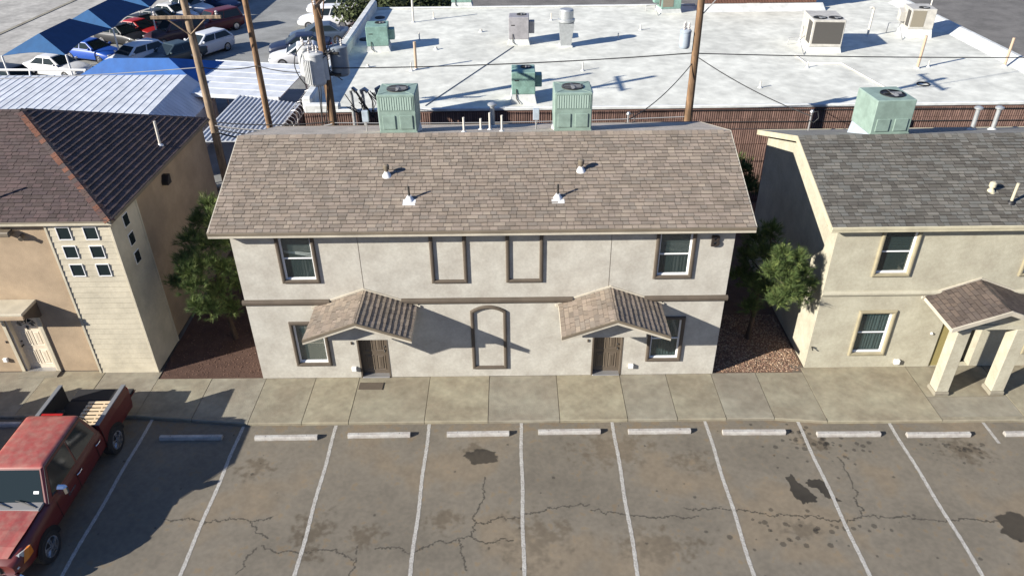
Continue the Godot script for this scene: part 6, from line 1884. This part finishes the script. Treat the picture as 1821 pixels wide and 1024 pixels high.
func yard() -> void:
	var mb := MB.new()
	for i in 5: tent("blue shade canopy, %s in the row from the white shed" % ["first", "second", "third", "fourth", "fifth"][i], -28.5 - i * 6.55)
	var t: Node3D
	t = thing("metal_shed", "white metal shed with a standing seam roof", "shed")
	metal_roof(t, [Vector3(-22, 2.72, -15.2), Vector3(-9.75, 2.72, -15.2), Vector3(-9.85, 3.05, -22.6), Vector3(-22, 3.05, -22.9)], 28, true, "roof_metal", 0.022, 0.03)
	mb = MB.new()
	mb.prism(PackedVector2Array([Vector2(-22.55, LOT), Vector2(-15.25, LOT), Vector2(-15.25, 2.66), Vector2(-22.55, 2.98)]), Transform3D(Basis(Vector3(0, 0, 1), Vector3(0, 1, 0), Vector3(-1, 0, 0)), Vector3(-9.8, 0, 0)), 0.08)
	mb.box(Vector3(-22, LOT, -22.85), Vector3(-9.9, 2.95, -22.77)); mb.box(Vector3(-22, LOT, -15.35), Vector3(-9.9, 2.66, -15.27))
	part(t, "wall", mb, M.roof_metal)
	metal_roof(t, [Vector3(-9.74, 2.74, -15.2), Vector3(-8.5, 1.75, -15.2), Vector3(-8.5, 1.95, -22.6), Vector3(-9.84, 3.06, -22.6)], 24, false, "roof_metal", 0.012, 0.02)
	mb = MB.new()
	mb.box(Vector3(-8.62, LOT, -22.5), Vector3(-8.55, 1.78, -15.3))
	part(t, "wall", mb, M.roof_metal)
	t = thing("pipe_frame", "white pipe frame behind the white shed at the left edge", "frame")
	for q in [[Vector3(-24.0, 2.3, -26.6), Vector3(-17.4, 2.3, -26.3)], [Vector3(-22.9, 2.3, -26.6), Vector3(-22.6, LOT, -24.4)], [Vector3(-20.9, 2.3, -26.5), Vector3(-20.3, LOT, -24.4)]]:
		mb = MB.new(); mb.tube(q, [0.07 if q[0].x < -23.0 or q[0].x < -22.0 else 0.05], 8)
		part(t, "tube", mb, M.white_paint)
	posts(t, [[-23.9, -26.6], [-17.5, -26.3]], 2.3)
	t = thing("blue_canopy", "bright blue hipped canopy behind the white shed", "canopy")
	var a := [Vector3(-16.9, 2.5, -23.2), Vector3(-9.6, 2.5, -22.9), Vector3(-8.9, 2.5, -27.0), Vector3(-16.9, 2.5, -27.6)]
	var r0 := Vector3(-14.6, 3.62, -24.0)
	var r1 := Vector3(-11.2, 3.62, -23.9)
	for f in [["south_face", [a[0], a[1], r1, r0], "canvas_bright"], ["north_face", [a[2], a[3], r0, r1], "canvas_bright"]]:
		mb = MB.new(); mb.quad(f[1][0], f[1][1], f[1][2], f[1][3])
		part(t, f[0], mb, M[f[2]])
	mb = MB.new(); mb.tri(a[1], a[2], r1)
	part(t, "east_face", mb, M.canvas_bright)
	mb = MB.new(); mb.tri(a[3], a[0], r0)
	part(t, "west_face", mb, M.canvas_bright)
	mb = MB.new()
	mb.quad(a[1], a[1] + Vector3(0, -1.4, 0), a[2] + Vector3(0, -1.4, 0), a[2])
	part(t, "side_curtain", mb, M.canvas_bright)
	posts(t, [[-16.9, -23.3], [-9.55, -23.0], [-8.95, -26.9], [-16.8, -27.5]], 2.5)
	t = thing("carport", "white flat carport roof with cross seams", "carport")
	metal_roof(t, [Vector3(-9.2, 2.5, -21.1), Vector3(-4.2, 2.5, -20.2), Vector3(-3.75, 2.62, -25.6), Vector3(-9.75, 2.62, -26.9)], 6, false, "roof_metal", 0.025, 0.03)
	mb = MB.new()
	mb.cbox(Vector3(-2.5, -0.12, -0.04), Vector3(2.5, 0.1, 0.04), 0.01, Transform3D(Basis(Vector3.UP, -0.178), Vector3(-6.7, 2.45, -20.6)))
	part(t, "fascia", mb, M.roof_metal)
	posts(t, [[-9.0, -21.3], [-4.4, -20.5], [-4.1, -25.3], [-9.4, -26.5]], 2.44)
	t = thing("lean_to", "grey corrugated lean-to roof below the poles", "shed")
	metal_roof(t, [Vector3(-6.9, 2.15, -15.0), Vector3(-3.4, 2.15, -15.0), Vector3(-3.0, 2.35, -19.6), Vector3(-6.3, 2.6, -20.3)], 15, true, "roof_metal_grey", 0.045, 0.08)
	posts(t, [[-6.6, -15.2], [-3.5, -15.2], [-3.2, -19.3], [-6.2, -20.0]], 2.1)
	# fences with a coil of wire
	t = thing("yard_fence", "dark fence topped with coiled razor wire beside the lean-to", "fence")
	for k in 10:
		mb = MB.new(); mb.cyl(Vector3(-2.85, LOT, -14.9 - k * 2.2), Vector3(-2.85, 2.3, -14.9 - k * 2.2), 0.04, 0.04, 6)
		part(t, "post", mb, M.dark_metal)
	mb = MB.new()
	var pts := []
	for i in 420: pts.append(Vector3(-2.85 + 0.28 * cos(i * 0.7), 2.35 + 0.28 * sin(i * 0.7), -14.6 - i * 0.05))
	mb.tube(pts, [0.014], 4, false)
	part(t, "razor_wire", mb, M.steel)
	mb = MB.new()
	for k in 3: mb.tube([Vector3(-2.85, 0.5 + k * 0.8, -14.6), Vector3(-2.85, 0.5 + k * 0.8, -35)], [0.02], 4)
	part(t, "rail", mb, M.dark_metal)
	t = thing("brick_yard_wall", "low brown brick wall beside the white parapet", "wall")
	mb = MB.new(); mb.box(Vector3(-2.5, LOT, -60), Vector3(-2.0, 2.2, -33.0))
	part(t, "wall", mb, M.brick_red)
	t = thing("stone_wall", "rough pale rubble wall behind the tan house", "wall")
	var r := RandomNumberGenerator.new()
	r.seed = 44
	for i in 90:
		mb = MB.new()
		mb.col = Color(0.42, 0.35, 0.26) * (0.7 + r.randf() * 0.5)
		var x := -7.5 + (i % 18) * 0.27 + r.randf() * 0.06
		var y := LOT + 0.02 + (i / 18) * 0.24
		mb.cbox(Vector3(x, y, -12.6), Vector3(x + 0.2 + r.randf() * 0.06, y + 0.18 + r.randf() * 0.05, -12.3 + r.randf() * 0.08), 0.05)
		part(t, "stone", mb, M.stone)
	# parked cars
	var cw := Color(0.66, 0.67, 0.68)
	var list := [
		["white hatchback with dark glass behind the blue canopy", -18.7, -35.4, -0.5, cw, "hatch"],
		["dark teal sedan beside the white hatchback", -16.2, -36.0, -0.6, Color(0.03, 0.05, 0.06), "sedan"],
		["silver white crossover in the aisle of the dealer yard", -14.8, -38.3, -0.5, Color(0.56, 0.58, 0.60), "hatch"],
		["dark maroon sport utility car behind the white hatchback", -18.4, -42.0, -0.75, Color(0.045, 0.018, 0.025), "suv"],
		["dark red sport utility car behind the pale pole", -16.2, -45.0, -0.7, Color(0.10, 0.012, 0.014), "suv"],
		["black coupe with a bright red neighbour under the canopy", -22.3, -41.6, 1.15, Color(0.012, 0.013, 0.015), "sedan"],
		["black sedan parked between the canopy and the maroon car", -21.9, -44.8, 1.15, Color(0.02, 0.02, 0.022), "sedan"],
		["red car tucked between two black cars", -21.6, -43.2, 1.15, Color(0.33, 0.012, 0.012), "sedan"],
		["dark slate sedan behind the black sedan", -21.3, -46.6, 1.15, Color(0.03, 0.04, 0.05), "sedan"],
		["white sedan shown from the side in the dealer yard", -21.1, -48.9, 1.15, cw, "sedan"],
		["white sedan behind another white sedan, second row", -20.6, -51.4, 1.15, cw, "sedan"],
		["navy sedan at the back of the yard", -18.8, -53.2, 1.1, Color(0.012, 0.03, 0.09), "sedan"],
		["black sedan at the top edge beside the pale pole", -19.3, -55.6, 1.1, Color(0.012, 0.014, 0.02), "sedan"],
		["pale blue sedan at the top edge of the yard", -19.0, -58.2, 1.0, Color(0.25, 0.32, 0.42), "sedan"],
		["bright blue car under the nearest shade canopy", -22.6, -37.2, 1.2, Color(0.012, 0.07, 0.36), "sedan"],
		["white sedan just behind the white shed", -23.2, -33.3, 1.25, cw, "sedan"],
		["black sport utility car behind the white pipe frame", -24.0, -29.6, 1.25, Color(0.012, 0.012, 0.014), "suv"],
		["dark navy sedan in the second row beside the brick wall", -7.6, -38.2, -1.35, Color(0.012, 0.02, 0.05), "sedan"],
		["white sedan nearest the carport beside the brick wall", -6.9, -35.6, -1.35, cw, "sedan"],
		["silver blue sedan between the navy car and the white van", -6.9, -41.4, -1.4, Color(0.06, 0.09, 0.14), "sedan"],
		["white van like car broadside by the brick wall", -7.3, -46.2, -1.5, Color(0.72, 0.72, 0.72), "suv"],
		["white sport utility car at the top edge by the shrubs", -7.6, -50.8, -1.5, Color(0.70, 0.70, 0.70), "suv"]]
	for c in list: car(c[0], Vector3(c[1], LOT, c[2]), c[3], c[4], c[5])
	for i in 5:
		var x: float = [-2.9, -0.5, 1.0, 2.6, -1.8][i]
		pine_shrub(Vector3(x, -0.1, -36.0 - i * 0.8), ["round dark shrub beside the white van", "dark shrub behind the back edge of the white roof", "shrub behind the west mint unit", "shrub right of the roof mast", "olive shrub at the top of the brick wall"][i], 90 + i)

func pine_shrub(at: Vector3, label: String, sd: int) -> void:
	var t := thing("shrub", label, "shrub", at, 0.0, "shrubs behind the white roof")
	var r := RandomNumberGenerator.new()
	r.seed = sd
	var nd := MB.new()
	for i in 900:
		var d := Vector3(r.randfn(), absf(r.randfn()) * 0.9, r.randfn()).normalized()
		var p := Vector3(0, 3.0, 0) + d * Vector3(1.6, 1.7, 1.4) * pow(r.randf(), 0.4)
		var g := 0.6 + r.randf() * 0.8
		nd.col = Color(0.05 * g, 0.065 * g, 0.02 * g)
		var a := Vector3(r.randfn(), r.randfn(), r.randfn()).normalized() * 0.16
		var b := a.cross(d).normalized() * 0.08
		nd.tri(p - b, p + b, p + a)
		nd.tri(p + a * 0.2 - b, p + a * 0.2 + b, p - a)
	part(t, "crown", nd, M.needles)
	var mb := MB.new()
	mb.tube([Vector3.ZERO, Vector3(0.05, 2.0, 0), Vector3(0, 3.6, 0)], [0.12, 0.1, 0.05], 6)
	part(t, "trunk", mb, M.bark)

# ---------- scene ----------
func _ready() -> void:
	var cam := Camera3D.new()
	cam.name = "camera"
	cam.fov = 41.712; cam.near = 0.1; cam.far = 900.0
	add_child(cam)
	var pitch := 0.5695921
	var yaw := -0.0031296
	var roll := -0.0126816
	var f := Vector3(sin(yaw) * cos(pitch), -sin(pitch), -cos(yaw) * cos(pitch))
	var r0 := Vector3(cos(yaw), 0, sin(yaw))
	var u0 := r0.cross(f)
	var rr := r0 * cos(roll) + u0 * sin(roll)
	var uu := u0 * cos(roll) - r0 * sin(roll)
	cam.transform = Transform3D(Basis(rr, uu, -f), Vector3(8.0768, 15.4201, 18.8708))
	cam.current = true
	var env := Environment.new()
	var sky := Sky.new()
	var sm := ProceduralSkyMaterial.new()
	sm.sky_top_color = Color(0.36, 0.50, 0.74)
	sm.sky_horizon_color = Color(0.70, 0.77, 0.85)
	sm.sky_curve = 0.12
	sm.ground_bottom_color = Color(0.30, 0.27, 0.24)
	sm.ground_horizon_color = Color(0.55, 0.55, 0.54)
	sm.sun_angle_max = 0.0
	sky.sky_material = sm
	env.background_mode = Environment.BG_SKY
	env.sky = sky
	env.background_energy_multiplier = 0.45
	env.tonemap_mode = Environment.TONE_MAPPER_LINEAR
	env.tonemap_exposure = 2.0
	env.sdfgi_enabled = true; env.ssao_enabled = true; env.ssil_enabled = true
	var we := WorldEnvironment.new()
	we.name = "environment"; we.environment = env
	add_child(we)
	var sun := DirectionalLight3D.new()
	sun.name = "sun"
	sun.light_energy = 1.6
	sun.light_color = Color(1.0, 0.975, 0.935)
	sun.light_angular_distance = 0.5
	sun.shadow_enabled = true
	add_child(sun)
	sun.look_at_from_position(Vector3.ZERO, Vector3(3.34, -1.7, -1.7), Vector3.UP)
	make_materials()
	grounds()
	middle_house()
	cream_house()
	tan_house()
	brick_building()
	yard()
	pine(Vector3(-1.62, -0.03, -2.23), 5.0, TREE_L, [Vector3(0.05, 0, 0), Vector3(0.0, 1.0, 0.02), Vector3(0.02, 2.0, 0.0), Vector3(-0.1, 3.3, -0.2), Vector3(-0.05, 4.7, -0.6)], "dark pine leaning between the tan house and the middle house", 201)
	pine(Vector3(16.04, -0.03, -1.91), 4.0, TREE_R, [Vector3(0, 0, 0), Vector3(0.05, 0.9, 0.0), Vector3(0.05, 1.7, 0.0), Vector3(0.2, 2.6, -0.1), Vector3(0.3, 3.5, -0.3)], "sunlit pine between the middle house and the cream house", 202)
	pine(Vector3(16.6, -0.1, -9.5), 3.2, TREE_S, [Vector3(0.8, 0, 0), Vector3(0.8, 0.8, 0.0), Vector3(0.85, 1.6, 0.0), Vector3(0.9, 2.3, 0.0), Vector3(0.8, 3.0, 0.0)], "dark small pine in the alley before the brick wall", 203)
	roof_plant()
	poles()
	wheel_stops()
	pickup("red crew cab pickup with its tailgate down at the left", Vector3(-4.28, LOT, 4.75), 0.0, M.truck_red_shaded, M.truck_red_lit_faded)
	var off := pickup("grey crew cab pickup parked beyond the left edge", Vector3(-9.75, LOT, 5.2), 0.0, M.can_grey, M.can_grey)
	off.scale = Vector3(1.06, 1.2, 1.1)
	pallet(Vector3(-3.93, LOT + 0.80, 2.55), 0.02)
	var mat_mb := MB.new()
	mat_mb.cbox(Vector3(-0.38, 0, -0.17), Vector3(0.38, 0.014, 0.17), 0.004)
	tag(part(self, "doormat", mat_mb, M.trim_brown, Transform3D(Basis(Vector3.UP, -0.02), Vector3(3.53, 0.003, 0.45))), "brown doormat before the left door of the middle house", "doormat")
	var tri_pt := func(r: RandomNumberGenerator) -> Vector3:
		var z := -0.1 - r.randf() * 3.2
		return Vector3(lerpf(14.5, 17.35, r.randf()), -0.028, z)
	pebbles("gravel", "reddish brown gravel between the middle house and the cream house", tri_pt, 9000, [Color(0.30, 0.19, 0.12), Color(0.22, 0.13, 0.09), Color(0.36, 0.27, 0.19), Color(0.17, 0.10, 0.07)], 0.015, 0.045, 301)
	var bed_pt := func(r: RandomNumberGenerator) -> Vector3:
		return Vector3(lerpf(-3.3, -0.1, r.randf()), -0.028, -0.1 - r.randf() * 4.0)
	pebbles("soil_litter", "loose clods and needles on the soil beside the tan house", bed_pt, 1800, [Color(0.13, 0.075, 0.05), Color(0.10, 0.055, 0.038), Color(0.17, 0.10, 0.07)], 0.01, 0.035, 302)

const TREE_L := [[-0.03, 4.78, -0.77, 0.4], [-0.44, 4.28, -0.57, 0.42], [0.29, 4.43, -0.27, 0.42], [-0.57, 3.93, 0.03, 0.45], [0.06, 3.89, 0.23, 0.5], [0.74, 3.89, 0.23, 0.42], [-0.68, 3.46, 0.53, 0.42], [-0.04, 3.47, 0.83, 0.5], [0.55, 3.24, 0.63, 0.5], [-1.09, 2.67, 0.53, 0.35], [-0.24, 2.94, 1.23, 0.5], [0.23, 2.46, 0.73, 0.5], [0.62, 2.27, -0.07, 0.4], [-0.2, 2.35, 1.43, 0.42], [0.18, 2.15, 1.33, 0.42], [0.38, 1.54, 0.43, 0.38], [-0.34, 3.45, 1.13, 0.4]]
const TREE_R := [[-0.07, 4.24, 1.61, 0.36], [0.4, 4.09, 1.56, 0.34], [-0.26, 3.71, 1.61, 0.4], [0.18, 3.6, 1.61, 0.42], [0.76, 3.53, 1.41, 0.28], [0.37, 3.04, 1.76, 0.42], [0.81, 2.79, 1.61, 0.34], [0.04, 2.76, 1.76, 0.36], [1.03, 3.07, 1.41, 0.22], [0.48, 3.24, 1.51, 0.4], [-0.33, 2.97, -0.49, 0.45], [-0.08, 3.48, -0.69, 0.45], [-0.18, 2.39, 0.31, 0.5], [0.35, 3.79, -0.69, 0.42], [-0.51, 2.34, -0.29, 0.42], [-0.22, 1.52, 0.31, 0.35], [-0.11, 3.53, 0.31, 0.5], [-0.02, 2.56, 0.91, 0.45]]
const TREE_S := [[0.9, 2.97, 0.0, 0.45], [1.09, 2.44, 0.2, 0.4], [0.85, 2.22, 0.0, 0.5], [1.25, 2.32, 0.5, 0.35], [0.66, 3.09, -0.3, 0.4]]
const SPILLS := [[15.45, 4.33, 15.61, 4.25, 15.7, 4.38, 15.72, 4.58, 15.88, 4.74, 16.0, 5.02, 15.93, 5.21, 15.75, 5.22, 15.61, 5.28, 15.55, 5.2, 15.42, 5.05, 15.4, 4.74], [15.87, 4.54, 16.04, 4.44, 16.22, 4.47, 16.38, 4.43, 16.45, 4.59, 16.45, 4.83, 16.52, 5.06, 16.64, 5.18, 16.48, 5.16, 16.33, 5.1, 16.2, 4.94, 16.11, 4.78, 16.0, 4.74]]
